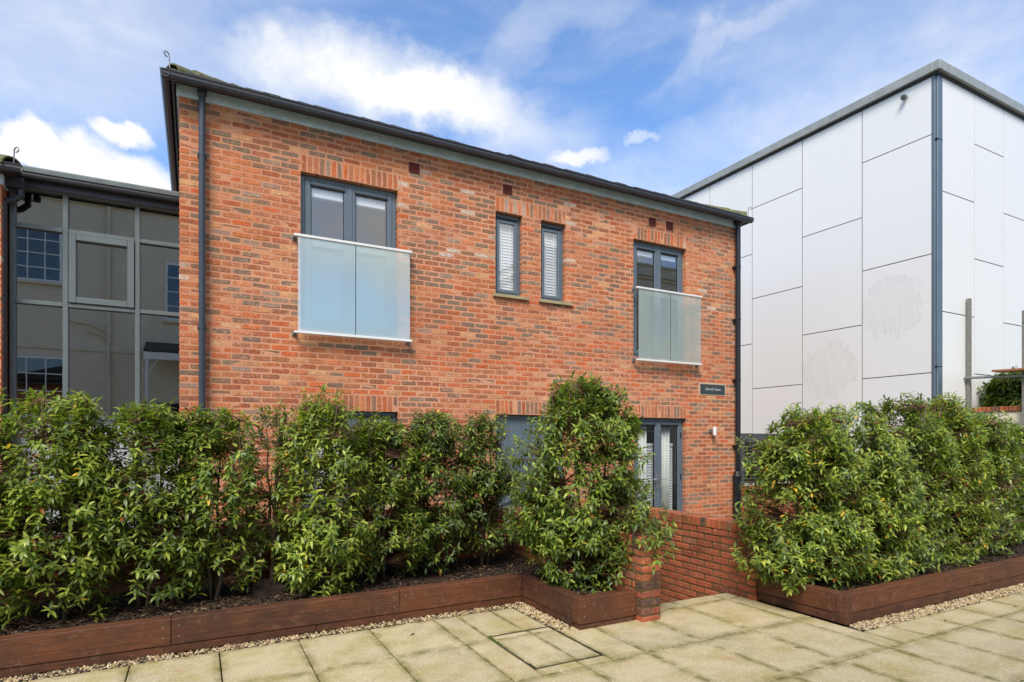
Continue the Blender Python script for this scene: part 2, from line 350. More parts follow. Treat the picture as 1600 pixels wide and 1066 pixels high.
def brick_geo(L, H, depth, seed, rough=1.35):
    """front outline with eight uneven corners, worn arris, straight sides running back into the wall"""
    r = random.Random(seed); a, b = L / 2, H / 2; j = lambda k=.0022: r.uniform(-k, k) * rough
    cx, cz = min(.016, L * .12), min(.010, H * .2)
    ring = []
    for sx, sz, first in ((-1, -1, 1), (1, -1, 0), (1, 1, 1), (-1, 1, 0)):
        p1 = (sx * a + j(), sz * (b - cz * r.uniform(.15, 1.2) * rough) + j(.001)); p2 = (sx * (a - cx * r.uniform(.15, 1.2) * rough) + j(.001), sz * b + j())
        ring += [p1, p2] if first else [p2, p1]
    ins = .006 * rough; f0 = [(x * (1 - ins / a), r.uniform(0, .002) * rough, z * (1 - ins / b)) for x, z in ring]; f1 = [(x, .006 * rough + .001, z) for x, z in ring]; f2 = [(x, depth, z) for x, z in ring]
    n = 8; F = [tuple(range(n))]
    for o in (0, n):
        F += [(o + (k + 1) % n, o + k, o + n + k, o + n + (k + 1) % n) for k in range(n)]
    F[0] = tuple(range(n))
    return f0 + f1 + f2, [F[0]] + [f for f in F[1:]]
_vm = {}
def brick_variant(L, H, depth, matname, pal, k, zi=0):
    key = (round(L, 3), round(H, 3), round(depth, 3), matname, k, zi)
    if key not in _vm:
        v, f = brick_geo(L, H, depth, (k * 131 + zi * 17 + int(L * 5000) + int(H * 900)) & 0xffff); _vm[key] = (v, f, pick((pal, PAL_PALE, PAL_GREY)[zi]), None)
    return key
def brick_mesh(key):
    v, f, c, me = _vm[key]
    if me is None:
        mb = MB(); mb.add(v, f, c); me = mb.mesh('brick', key[3]); _vm[key] = (v, f, c, me)
    return me
def lay_bricks(L, z0, ncourse, holes, solid=None, course=.075, bl=.215, mort=.010, off0=0.):
    """stretcher bond over u in [0, L]; holes = (u0,u1,z0,z1); returns (uc, zc, len, h)"""
    out = []
    for i in range(ncourse):
        zb = z0 + i * course; zc = zb + course / 2
        segs = [(0., L)]
        for a, b, c, d in holes:
            if c - 1e-4 < zc < d + 1e-4:
                ns = []
                for s, e in segs:
                    if b <= s or a >= e: ns.append((s, e)); continue
                    if a > s: ns.append((s, a))
                    if b < e: ns.append((b, e))
                segs = ns
        off = off0 + (0 if i % 2 else -(bl + mort) / 2)
        for s, e in segs:
            u = off
            while u < e:
                a, b = max(u, s), min(u + bl, e)
                if s > u and s > 0: a = s
                if b - a > .03: out.append(((a + b) / 2, zc, b - a, course - mort))
                elif b - a > .0 and out: pass
                u += bl + mort
    return out
def put_bricks(bricks, origin, rz, depth, matname, pal, parent, nsep, score, nvar=36, stuffname='brickwork'):
    """bricks = [(uc, zc, len, h)] in wall coordinates; nsep of them become objects, the rest one mesh"""
    ca, sa = math.cos(rz), math.sin(rz); ox, oy = origin
    order = sorted(range(len(bricks)), key=lambda i: score(bricks[i], ox + bricks[i][0] * ca, oy + bricks[i][0] * sa))
    sep = set(order[:nsep]); mb = MB()
    for i, (u, z, l, h) in enumerate(bricks):
        k = random.randrange(nvar) if abs(l - .215) < .002 or abs(l - .1025) < .002 or abs(l - .065) < .002 else 1000 + random.randrange(8)
        lq = l if k < 1000 else round(l, 2)
        if k >= 1000: lq = max(.03, min(l, lq))
        key = brick_variant(lq, h, depth, matname, pal, k, zone(ox + u * ca, z) if pal is PAL else 0)
        jz = random.uniform(-.0012, .0012); jn = random.uniform(-.002, .0015)
        x, y = ox + u * ca - jn * sa, oy + u * sa + jn * ca
        if i in sep:
            link('brick', brick_mesh(key), parent, (x, y, z + jz), rz)
        else:
            v, f, c, _ = _vm[key]
            mb.add([(x + p[0] * ca - p[1] * sa, y + p[0] * sa + p[1] * ca, z + jz + p[2]) for p in v], f, c)
    if mb.v: mb.build(stuffname, matname, parent, kind='stuff')

# ------------------------------------------------------------------ ground
mb = MB(); mb.box(-300, 300, -300, 300, -1.2, -.62); g = struct(mb.build('ground', 'ground'))
mb = MB(); mb.box(-13, 14, -5.98, 6.5, -.6, -.045); tb = struct(mb.build('terrace_base', 'joint'))
# cut the terrace where the sunken path runs down to the house
tb_me = MB(); tb_me.box(-13, 3.50, -5.98, 6.5, -.6, -.045); tb_me.box(3.50, 5.19, -5.98, 4.47, -.6, -.045); tb_me.box(5.19, 14, -5.98, 6.5, -.6, -.045)
tb.data = tb_me.mesh('terrace_base', 'joint')
mb = MB(); mb.box(-13, 13.1, 6.73, 8.3, -.62, -.36); struct(mb.build('lower_path', 'concrete'))
mb = MB(); mb.box(3.72, 4.97, 4.49, 6.73, -.62, -.365); mb.box(3.72, 4.97, 4.49, 4.80, -.365, -.245, .006); mb.box(3.72, 4.97, 4.48, 4.58, -.245, -.125, .006)
struct(mb.build('steps', 'concrete'))
# paving
paving = MB(); paving.box(-12.9, 13.9, -5.9, 2.2, -.05, -.014)
paving = struct(paving.build('paving', 'joint'))
XJ = [1.312 + .575 * k for k in range(-24, 22)]; YJ = [5.054, 4.31, 3.50, 2.70] + [2.70 - .79 * k for k in range(1, 11)]
RECTS = [(-12, 2.70, -6, 5.054), (2.70, 3.72, -6, 4.31), (3.72, 4.97, -6, 4.487), (4.97, 13, -6, 3.03)]
COVER = (2.115, 2.715, 3.62, 4.40)
def slab(mb, x0, x1, y0, y1):
    t = random.uniform(-.0025, .0025)
    mb.box(x0, x1, y0, y1, -.05, t, .004)
rest = MB()
gap = .0045
for i in range(len(XJ) - 1):
    for j in range(len(YJ) - 1):
        x0, x1, y0, y1 = XJ[i], XJ[i + 1], YJ[j + 1], YJ[j]
        xc, yc = (x0 + x1) / 2, (y0 + y1) / 2
        pieces = []
        covered = sum(max(0, min(x1, b) - max(x0, a)) * max(0, min(y1, d) - max(y0, c)) for a, b, c, d in RECTS)
        if covered > .985 * (x1 - x0) * (y1 - y0): pieces = [(x0, x1, y0, y1)]
        else:
            for a, b, c, d in RECTS:
                q = (max(x0, a), min(x1, b), max(y0, c), min(y1, d))
                if q[1] - q[0] > .04 and q[3] - q[2] > .04: pieces.append(q)
        for q in pieces:
            cut = [q]
            a, b, c, d = COVER
            if q[0] < b and q[1] > a and q[2] < d and q[3] > c:
                cut = []
                if q[0] < a - .02: cut.append((q[0], a, q[2], q[3]))
                if q[1] > b + .02: cut.append((b, q[1], q[2], q[3]))
                m0, m1 = max(q[0], a), min(q[1], b)
                if q[3] > d + .02: cut.append((m0, m1, d, q[3]))
                if q[2] < c - .02: cut.append((m0, m1, q[2], c))
            for x0_, x1_, y0_, y1_ in cut:
                ctr = ((x0_ + x1_) / 2, (y0_ + y1_) / 2)
                if y1_ > .9 and -2.2 < ctr[0] < 10.5:
                    m = MB(); hx, hy = (x1_ - x0_) / 2 - gap, (y1_ - y0_) / 2 - gap
                    m.box(-hx, hx, -hy, hy, -.05, 0, .004)
                    o = m.build('slab', 'slab', paving, loc=(*ctr, random.uniform(-.002, .002)))
                    o.rotation_euler = (random.uniform(-.002, .002), random.uniform(-.002, .002), random.uniform(-.002, .002))
                else: slab(rest, x0_ + gap, x1_ - gap, y0_ + gap, y1_ - gap)
rest.build('distant_slabs', 'slab', paving, kind='stuff')
# moss tufts growing in the joints
mm = MB()
def tuft(x, y, r):
    n = 6; vs = [(x + r * random.uniform(.6, 1) * math.cos(k * math.pi / 3), y + r * random.uniform(.6, 1) * math.sin(k * math.pi / 3), -.008) for k in range(n)] + [(x, y, random.uniform(-.004, .003))]
    mm.add(vs, [(k, (k + 1) % n, n) for k in range(n)])
for k in range(2600):
    if random.random() < .5: x, y = random.choice(XJ) + random.gauss(0, .003), random.uniform(.9, 5.0)
    else: x, y = random.uniform(-1.5, 9), random.choice(YJ) + random.gauss(0, .003)
    ok = any(a < x < b and c < y < d for a, b, c, d in RECTS) and not (COVER[0] < x < COVER[1] and COVER[2] < y < COVER[3])
    if ok and math.sin(x * 3.1 + 1) * math.cos(y * 2.3) + random.gauss(0, .5) > .1: tuft(x, y, random.uniform(.005, .011))
mo = mm.build('joint_moss', 'moss'); mo['kind'] = 'stuff'; tag(mo, 'green moss growing in the joints between the paving slabs', 'moss')

# inspection cover let into the paving
ic = thing('inspection_cover', 'recessed inspection cover filled with cut paving slabs and rimmed by moss', 'drain cover', (2.415, 4.01, 0))
a, b, c, d = COVER
mb = MB(); tk = .012
for q in ((a, b, c, c + tk), (a, b, d - tk, d), (a, a + tk, c + tk, d - tk), (b - tk, b, c + tk, d - tk)): mb.box(*q, -.05, .001)
mb.build('tray_rim', 'joint', ic)
mb = MB(); mb.box(a + tk, b - tk, c + tk, d - tk, -.05, -.02); mb.build('tray', 'joint', ic)
for q in ((a + .02, a + .365, c + .02, d - .10), (a + .375, b - .02, c + .02, d - .10), (a + .02, a + .365, d - .09, d - .02), (a + .375, b - .02, d - .09, d - .02)):
    m = MB(); hx, hy = (q[1] - q[0]) / 2, (q[3] - q[2]) / 2; m.box(-hx, hx, -hy, hy, -.03, 0, .003); m.build('cut_slab', 'slab', ic, loc=((q[0] + q[1]) / 2, (q[2] + q[3]) / 2, -.001))
for (x, y) in ((a + .012, c + .06), (b - .012, c + .06), (b - .012, d - .06)):
    m = MB(); m.box(x - .008, x + .008, y - .05, y + .05, -.02, .002, .002); m.build('lifting_slot', 'rubber', ic)
m = MB()
for k in range(160):
    t = random.random(); x, y = (a + .012 + random.gauss(0, .006), d - .02 - abs(random.gauss(0, .12)))
    r = random.uniform(.006, .014); vs = [(x + r * math.cos(q), y + r * math.sin(q), -.01) for q in (0, 1.57, 3.14, 4.71)] + [(x, y, random.uniform(.002, .012))]
    m.add(vs, [(0, 1, 4), (1, 2, 4), (2, 3, 4), (3, 0, 4)])
m.build('rim_moss', 'moss', ic, kind='stuff')

# gravel strips
def gravel(name, label, zone, n, wt=(8, 8, 6, 4, 2, 6, 2)):
    m = MB()
    x0, x1, y0, y1 = zone
    cols = [s2l(c) for c in ((206, 184, 140), (186, 160, 116), (222, 206, 170), (150, 126, 92), (112, 96, 74), (196, 176, 146), (62, 48, 38))]
    for k in range(n):
        x, y = random.uniform(x0, x1), random.uniform(y0, y1); r = random.uniform(.006, .014); h = r * random.uniform(.5, .8); z = random.uniform(-.012, .006)
        a0 = random.random() * 6; q = 5; c = random.choices(cols, wt)[0]
        lo = [(x + r * random.uniform(.7, 1.1) * math.cos(a0 + i * 2 * math.pi / q), y + r * random.uniform(.7, 1.1) * math.sin(a0 + i * 2 * math.pi / q), z) for i in range(q)]
        hi = [(x + r * .5 * math.cos(a0 + .4 + i * 2 * math.pi / q), y + r * .5 * math.sin(a0 + .4 + i * 2 * math.pi / q), z + h) for i in range(q)]
        m.add(lo + hi, [(i, (i + 1) % q, q + (i + 1) % q, q + i) for i in range(q)] + [tuple(range(q, 2 * q))], c)
    o = m.build(name, 'pebble'); o['kind'] = 'stuff'; tag(o, label, 'gravel'); return o
t = NT('pebble'); M['pebble'] = t.done(t.bsdf(Base_Color=t.mix(t.mr(t.noise(t.pos(), 60, 3), .3, .7, 0, .3), t.n('ShaderNodeAttribute', attribute_name='col').outputs['Color'], s2l((96, 80, 56))), Roughness=.8, Specular_IOR_Level=.3))
mb = MB(); mb.box(-13, 2.875, 5.06, 5.2, -.05, -.012); mb.box(2.705, 2.90, 4.315, 5.06, -.05, -.012); mb.box(4.99, 12.9, 3.036, 3.22, -.05, -.012); struct(mb.build('gravel_bed', 'soil'))
gravel('gravel', 'buff gravel strip along the foot of the long timber planter', (-1.7, 2.86, 5.066, 5.165), 4200, (5, 6, 3, 6, 6, 3, 9))
gravel('gravel', 'buff gravel in the corner beside the return of the timber planter', (2.715, 2.865, 4.22, 5.06), 1600, (7, 8, 4, 5, 3, 5, 4))
gravel('gravel', 'buff gravel strip between the paving and the planter by the brick wall end', (5.02, 10.5, 3.035, 3.185), 8500, (7, 8, 5, 5, 3, 6, 3))

# ------------------------------------------------------------------ timber planters
HP = .266
def planter(name, label, loc, boards):
    p = thing(name, label, 'planter', loc)
    for ax, q, m in boards:
        b = MB(); cx, cy, cz = (q[0] + q[1]) / 2, (q[2] + q[3]) / 2, q[4]
        b.box(q[0] - cx, q[1] - cx, q[2] - cy, q[3] - cy, 0, q[5] - q[4], .004); sl_ = b.build('sleeper', m, p, loc=(cx, cy, cz))
        hz = q[5] - q[4]
        if hz > .12 and ax in 'xy':
            for e_ in (-1, 1):
                for fz in (.3, .72):
                    k = MB()
                    if ax == 'x': u = e_ * ((q[1] - q[0]) / 2 - .05); k.tube([(u, q[2] - cy - .0015, hz * fz), (u, q[2] - cy + .01, hz * fz)], .006, 8)
                    else: u = e_ * ((q[3] - q[2]) / 2 - .05); k.tube([(q[0] - cx - .0015, u, hz * fz), (q[0] - cx + .01, u, hz * fz)], .006, 8)
                    k.build('screw', 'galv', sl_)
    return p
B = []
for x0, x1 in ((-6.2, -3.1), (-3.1, -.16), (-.16, 1.62), (1.62, 2.84)):
    B.append(('x', (x0 + .002, (2.868 if x1 > 2.8 else x1) - .002, 5.17, 5.29, .068, HP + random.uniform(-.003, .003)), 'timber_x'))
for x0, x1 in ((-6.2, -2.0), (-2.0, .9), (.9, 2.84)): B.append(('x', (x0 + .002, (2.876 if x1 > 2.8 else x1) - .002, 5.178, 5.285, .0, .065), 'timber_x'))
B.append(('y', (2.87, 2.975, 4.285, 5.28, .068, HP), 'timber_y')); B.append(('y', (2.878, 2.965, 4.285, 5.28, 0, .065), 'timber_y'))
B.append(('x', (2.87, 3.487, 4.165, 4.28, .05, HP), 'timber_x'))
B.append(('x', (2.88, 3.486, 4.175, 4.27, .0, .047), 'timber_x'))
planter('timber_planter', 'long brown sleeper planter that turns a corner and ends at the narrow brick pier', (0, 5.2, 0), B)
B = [('y', (5.0, 5.10, 3.30, 4.12, .085, HP), 'timber_y'), ('y', (5.005, 5.095, 3.30, 4.12, 0, .08), 'timber_y'), ('z', (5.0, 5.10, 3.19, 3.296, 0.0, HP), 'timber_y')]
xs = [5.103, 6.72, 8.9, 11.6]
for x0, x1 in zip(xs, xs[1:]): B.append(('x', (x0 + .001, x1 - .002, 3.19, 3.30, .10, HP - .001), 'timber_x'))
xs = [5.103, 7.3, 9.9, 11.6]
for x0, x1 in zip(xs, xs[1:]): B.append(('x', (x0 + .001, x1 - .002, 3.195, 3.295, 0, .097), 'timber_x'))
planter('timber_planter', 'brown sleeper planter beside the taller brick wall end, gravel along its long side', (6, 3.25, 0), B)
# soil beds with bark
m = MB(); m.box(-6.2, 3.48, 5.285, 6.49, -.04, .195); m.box(2.972, 3.48, 4.282, 5.29, -.04, .193); struct(m.build('soil', 'soil'))
m = MB(); m.box(5.198, 11.6, 3.298, 6.4, -.04, .195); m.box(5.10, 5.20, 3.298, 4.118, -.04, .194); struct(m.build('soil', 'soil'))
def mulch(label, zones, n):
    m = MB()
    cols = [s2l(c) for c in ((44, 31, 24), (58, 42, 32), (30, 22, 18), (82, 62, 46), (150, 124, 92))]
    area = [(b - a) * (d - c) for a, b, c, d in zones]
    for k in range(n):
        a, b, c, d = random.choices(zones, area)[0]
        x, y = random.uniform(a, b), random.uniform(c, d); l, w_, h = random.uniform(.008, .04), random.uniform(.004, .012), random.uniform(.002, .005)
        z = .196 + abs(random.gauss(0, .014)); an = random.random() * 6.28; ti = random.gauss(0, .25)
        ca, sa = math.cos(an), math.sin(an)
        vs = [(x + ca * px - sa * py, y + sa * px + ca * py, z + pz + px * ti) for px, py, pz in ((-l, -w_, 0), (l, -w_ * .6, 0), (l * .9, w_, 0), (-l, w_ * .7, 0), (-l * .8, -w_ * .6, h), (l * .8, -w_ * .5, h), (l * .7, w_ * .6, h), (-l * .8, w_ * .5, h))]
        m.add(vs, [(4, 5, 6, 7), (0, 1, 5, 4), (1, 2, 6, 5), (2, 3, 7, 6), (3, 0, 4, 7)], random.choices(cols, (8, 6, 6, 3, 1))[0])
    o = m.build('bark_mulch', 'pebble'); o['kind'] = 'stuff'; tag(o, label, 'mulch')
mulch('dark bark mulch in the long planter under the sparse shrub and its neighbours', [(-1.7, 3.46, 5.28, 6.45), (2.98, 3.47, 4.29, 5.28)], 9000)
mulch('dark bark mulch in the planter by the tall wall end', [(5.11, 10.5, 3.3, 4.4)], 5000)

# ------------------------------------------------------------------ brick house
D = 8.02; XL, XR = -.166, 9.194; YB = 14.0; ZT = 5.675; Z0 = -.55
house = thing('brick_house', 'two storey red brick house with grey windows and two frosted glass balconies', 'house', (4.5, 11, -.55))
OPEN = {'A': (1.20, 2.485, 3.05, 5.075), 'N1': (4.0, 4.46, 3.83, 5.075), 'N2': (4.80, 5.26, 3.83, 5.075), 'B': (6.646, 7.86, 3.05, 5.075),
        'GA': (1.20, 2.485, .725, 2.0), 'GD': (4.0, 5.26, -.175, 2.0), 'GF': (6.66, 7.86, -.175, 2.0)}
LINT = [(1.20, 2.485, 5.075, 5.30), (4.0, 5.26, 5.075, 5.30), (6.646, 7.86, 5.075, 5.30), (1.20, 2.485, 2.0, 2.225), (4.0, 5.26, 2.0, 2.225), (6.66, 7.86, 2.0, 2.225)]
VENTS = [(2.717, 5.44), (4.20, 5.43), (7.06, 5.43), (7.46, 5.43)]
e = .004
def wall_boxes(mb, x0, x1, z0, z1, holes, y0, y1):
    us = sorted({x0, x1, *[h[0] - e for h in holes], *[h[1] + e for h in holes]}); zs = sorted({z0, z1, *[h[2] - e for h in holes], *[h[3] + e for h in holes]})
    for i in range(len(us) - 1):
        run = None
        for k in range(len(zs) - 1):
            uc, zc = (us[i] + us[i + 1]) / 2, (zs[k] + zs[k + 1]) / 2
            hit = any(h[0] - e < uc < h[1] + e and h[2] - e < zc < h[3] + e for h in holes)
            if not hit: run = (zs[k], zs[k + 1]) if run is None else (run[0], zs[k + 1])
            if (hit or k == len(zs) - 2) and run: mb.box(us[i], us[i + 1], y0, y1, *run); run = None
mb = MB(); wall_boxes(mb, XL + .006, XR - .006, Z0, 5.80, list(OPEN.values()), D + .003, D + .28)
mb.box(XL + .006, XL + .28, D + .28, YB, Z0, 5.80); mb.box(XR - .28, XR - .006, D + .28, YB, Z0, 5.80); mb.box(XL + .28, XR - .28, YB - .28, YB, Z0, 5.80)
wall = mb.build('wall', 'mortar', house)
holes = [(a - XL, b - XL, c, d) for a, b, c, d in list(OPEN.values()) + LINT] + [(x - .085 - XL, x + .085 - XL, z - .075, z + .075) for x, z in VENTS]
bl = lay_bricks(XR - XL, Z0, 83, holes)
for a, b, c, d in LINT:
    n = round((b - a) / .075); wd = (b - a) / n
    for k in range(n): bl.append((a - XL + (k + .5) * wd, (c + d) / 2, wd - .010, .213))
def sc(b, x, y):
    dist = math.hypot(x, y)
    return dist + (50 if b[1] < 2.0 else 0) + (20 if b[2] < .06 and b[3] < .1 else 0)
put_bricks(bl, (XL, D), 0, .1, 'brick', PAL, wall, 300, sc)
side = lay_bricks(2.6, Z0, 83, [])
put_bricks([(2.6 - b[0], *b[1:]) for b in side], (XL, D + .102 + 2.6), R(-90), .1, 'brick', PAL, wall, 0, sc, stuffname='side_brickwork')
put_bricks(side, (XR, D + .102), R(90), .1, 'brick', PAL, wall, 0, sc, stuffname='side_brickwork')

def ring(mb, x0, x1, y0, y1, z0, z1, t, tb=None, c=.003):
    tb = tb or t
    mb.box(x0, x0 + t, y0, y1, z0, z1, c); mb.box(x1 - t, x1, y0, y1, z0, z1, c)
    mb.box(x0 + t, x1 - t, y0 + .001, y1 - .001, z1 - t, z1, c); mb.box(x0 + t, x1 - t, y0 + .001, y1 - .001, z0, z0 + tb, c)
def leaf_sash(mb, x0, x1, z0, z1, y, t=.075):
    ring(mb, x0, x1, y, y + .055, z0, z1, t, t, .006)
def glass(name, x0, x1, z0, z1, y, parent, m='glass', th=.024):
    g = MB(); g.box(x0, x1, y, y + th, z0, z1); return g.build(name, m, parent)
def french(x0, x1, z0, z1, name, label=None, gm='coated_glass'):
    y = D + .085
    mb = MB(); ring(mb, x0 + .004, x1 - .004, y, y + .07, z0 + .002, z1 - .004, .055, .05)
    win = mb.build(name, 'frame', house)
    if label: win['label'] = label
    mid = (x0 + x1) / 2
    for s, (a, b) in enumerate(((x0 + .062, mid - .002), (mid + .002, x1 - .062))):
        mb = MB(); leaf_sash(mb, a, b, z0 + .055, z1 - .062, y - .008)
        sh = mb.build('door_leaf', 'frame', win)
        mb = MB(); gx0, gx1, gz0, gz1 = a + .075, b - .075, z0 + .13, z1 - .137
        ring(mb, gx0, gx1, y - .001, y + .03, gz0, gz1, .008, .008, 0); mb.build('gasket', 'rubber', win)
        glass('pane', gx0 + .008, gx1 - .008, gz0 + .008, gz1 - .008, y + .008, win, gm)
        mb = MB(); mb.box(a + .06, b - .06, y - .019, y - .009, z1 - .135, z1 - .112, .003); mb.build('trickle_vent', 'rubber', win)
    mb = MB(); mb.box(mid - .028, mid + .028, y - .018, y - .0085, z0 + .06, z1 - .066, .003); mb.build('meeting_cover', 'frame', win)
    # the room behind: plaster box, dark inside
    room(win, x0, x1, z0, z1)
    return win, y
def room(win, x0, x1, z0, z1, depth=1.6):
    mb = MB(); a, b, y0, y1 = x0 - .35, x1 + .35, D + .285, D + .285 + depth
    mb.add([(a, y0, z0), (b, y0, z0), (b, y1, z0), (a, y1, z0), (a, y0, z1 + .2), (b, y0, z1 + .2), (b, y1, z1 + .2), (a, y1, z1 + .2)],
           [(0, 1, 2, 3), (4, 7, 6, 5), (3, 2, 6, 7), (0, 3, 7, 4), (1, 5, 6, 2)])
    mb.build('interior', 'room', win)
def blind_slats(win, x0, x1, z0, z1, y, pitch=.05):
    m = MB(); z = z0
    while z < z1:
        m.add([(x0, y, z), (x1, y, z), (x1, y + .012, z + .044), (x0, y + .012, z + .044), (x0, y + .003, z - .001), (x1, y + .003, z - .001), (x1, y + .015, z + .043), (x0, y + .015, z + .043)],
              [(0, 1, 2, 3), (5, 4, 7, 6), (0, 4, 5, 1), (3, 2, 6, 7)]); z += pitch
    o = m.build('blind_slats', 'blind', win); 
    m = MB()
    for f in (.3, .72): m.box(x0 + (x1 - x0) * f - .012, x0 + (x1 - x0) * f + .012, y - .006, y - .004, z0, z1)
    m.build('blind_tape', 'blind', win)
    m = MB(); m.box(x0, x1, y - .01, y + .03, z1, z1 + .05, .004); m.build('blind_headrail', 'blind', win)
def curtain(win, x0, x1, z0, z1, y, amp=.025, n=5):
    m = MB(); k = n * 12
    for side_, off in ((0, 0), (1, .004)):
        pass
    vs = []; 
    for i in range(k + 1):
        t = i / k; x = x0 + (x1 - x0) * t; yy = y + amp * math.sin(t * n * 2 * math.pi) + amp * .3 * math.sin(t * n * 5.1)
        vs += [(x, yy, z0), (x, yy, z1)]
    m.add(vs, [(2 * i, 2 * i + 2, 2 * i + 3, 2 * i + 1) for i in range(k)])
    o = m.build('curtain', 'curtain', win, smooth=True); s = o.modifiers.new('s', 'SOLIDIFY'); s.thickness = .003
wA, y = french(*OPEN['A'], 'french_window', 'wide grey french window behind frosted glass balcony panels')
a, b, c, d = OPEN['A']; mid = (a + b) / 2
for q in ((a + .14, mid - .08), (mid + .08, b - .14)):
    m = MB(); m.box(*q, y + .036, y + .10, d - .26, d - .15, .01); m.build('roller_blind', 'blind', wA)
wB, y = french(*OPEN['B'], 'french_window', 'grey french window behind glass balcony panel near the house corner')
a, b, c, d = OPEN['B']; mid = (a + b) / 2
for q in ((a + .14, mid - .08), (mid + .08, b - .14)):
    m = MB(); m.box(*q, y + .036, y + .10, d - .23, d - .145, .01); m.build('roller_blind', 'blind', wB)
wF, y = french(*OPEN['GF'], 'french_door', 'grey ground floor french doors with white curtains', 'door_glass')
a, b, c, d = OPEN['GF']; mid = (a + b) / 2
blind_slats(wF, a + .1, b - .1, c + .15, d - .5, y + .16); curtain(wF, a + .10, a + .42, c + .06, d - .1, y + .10); curtain(wF, mid + .02, mid + .36, c + .06, d - .1, y + .10)
for s, x in ((-1, mid - .045), (1, mid + .045)):
    m = MB(); m.box(x - .014, x + .014, y - .027, y - .018, .74, .99, .004); m.tube([(x, y - .02, .92), (x, y - .055, .92), (x + .02 * s, y - .062, .92), (x + .12 * s, y - .062, .918)], .0085, 8); m.build('door_handle', 'steel', wF, smooth=False)
for z in (.2, .95, 1.7):
    m = MB(); m.box(b - .075, b - .055, y - .022, y - .006, z - .05, z + .05, .004); m.build('hinge', 'black_pipe', wF)
m = MB(); m.box(a - .02, b + .02, D - .03, D + .16, -.36, -.18, .006); m.build('threshold', 'sill_stone', wF)
# narrow windows
for k in ('N1', 'N2'):
    a, b, c, d = OPEN[k]; y = D + .085
    m = MB(); ring(m, a + .004, b - .004, y, y + .07, c + .002, d - .004, .045, .045); wn = m.build('narrow_window', 'frame', house)
    m = MB(); ring(m, a + .05, b - .05, y - .012, y + .045, c + .045, d - .09, .05, .05, .006); m.build('sash', 'frame', wn)
    m = MB(); m.box(a + .05, b - .05, y - .02, y - .002, d - .088, d - .056, .004); m.build('trickle_vent', 'rubber', wn)
    glass('pane', a + .10, b - .10, c + .095, d - .14, y + .006, wn, 'coated_glass')
    blind_slats(wn, a + .06, b - .06, c + .06, d - .16, y + .05, .046)
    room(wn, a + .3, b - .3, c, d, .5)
    m = MB(); m.prof([(D - .045, c - .055), (D - .045, c - .012), (D + .084, c + .001), (D + .084, c - .055)], 'x', a - .05, b + .10); s = m.build('sill', 'sill_stone', wn); fixn(s.data)
# ground window and front door behind the hedge
a, b, c, d = OPEN['GA']; y = D + .085; mid = (a + b) / 2
m = MB(); ring(m, a + .004, b - .004, y, y + .07, c + .002, d - .004, .05, .05); m.box(mid - .03, mid + .03, y + .001, y + .069, c + .05, d - .05, .003); wg = m.build('ground_window', 'frame', house)
for q in ((a + .054, mid - .03), (mid + .03, b - .054)):
    m = MB(); ring(m, *q, y - .012, y + .045, c + .052, d - .09, .05, .05, .006); m.build('sash', 'frame', wg); glass('pane', q[0] + .05, q[1] - .05, c + .10, d - .14, y + .006, wg)
m = MB(); m.box(a + .06, b - .06, y - .02, y - .002, d - .088, d - .056, .004); m.build('trickle_vent', 'rubber', wg)
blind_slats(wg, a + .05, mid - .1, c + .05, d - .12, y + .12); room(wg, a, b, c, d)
m = MB(); m.prof([(D - .05, c - .06), (D - .05, c - .012), (D + .084, c + .001), (D + .084, c - .06)], 'x', a - .05, b + .05); s = m.build('sill', 'sill_stone', wg); fixn(s.data)
a, b, c, d = OPEN['GD']
m = MB(); ring(m, a + .004, b - .004, y, y + .07, c + .002, d - .004, .055, .05); m.box(b - .40, b - .345, y + .001, y + .069, c + .05, d - .055, .003); dr = m.build('front_door', 'frame', house)
m = MB(); m.box(a + .062, b - .402, y + .005, y + .05, c + .055, d - .062, .004)
for k in range(5): m.box(a + .14 + k * .12, a + .148 + k * .12, y - .001, y + .005, c + .15, d - .15)
m.build('door_leaf', 'frame', dr); glass('pane', b - .345, b - .06, c + .06, d - .06, y + .02, dr); room(dr, a, b, c, d)
m = MB(); m.tube([(b - .48, y - .04, .55), (b - .48, y - .04, 1.25)], .012, 8); m.tube([(b - .48, y - .04, .62), (b - .48, y + .006, .62)], .008, 6); m.tube([(b - .48, y - .04, 1.18), (b - .48, y + .006, 1.18)], .008, 6); m.build('pull_handle', 'steel', dr)
m = MB(); m.box(a - .02, b + .02, D - .03, D + .16, -.36, -.18, .006); m.build('threshold', 'sill_stone', dr)
# vents
for x, z in VENTS:
    m = MB(); ring(m, x - .079, x + .079, D - .012, D + .02, z - .071, z + .071, .02, .02, .003); v = m.build('air_vent', 'terracotta', house)
    m = MB(); m.box(x - .0585, x + .0585, D - .002, D + .02, z - .0505, z + .0505)
    for k in range(5): m.box(x - .0585, x + .0585, D - .009, D - .0025, z - .047 + k * .0205, z - .036 + k * .0205, .002)
    m.build('vent_louvre', 'terracotta', v)
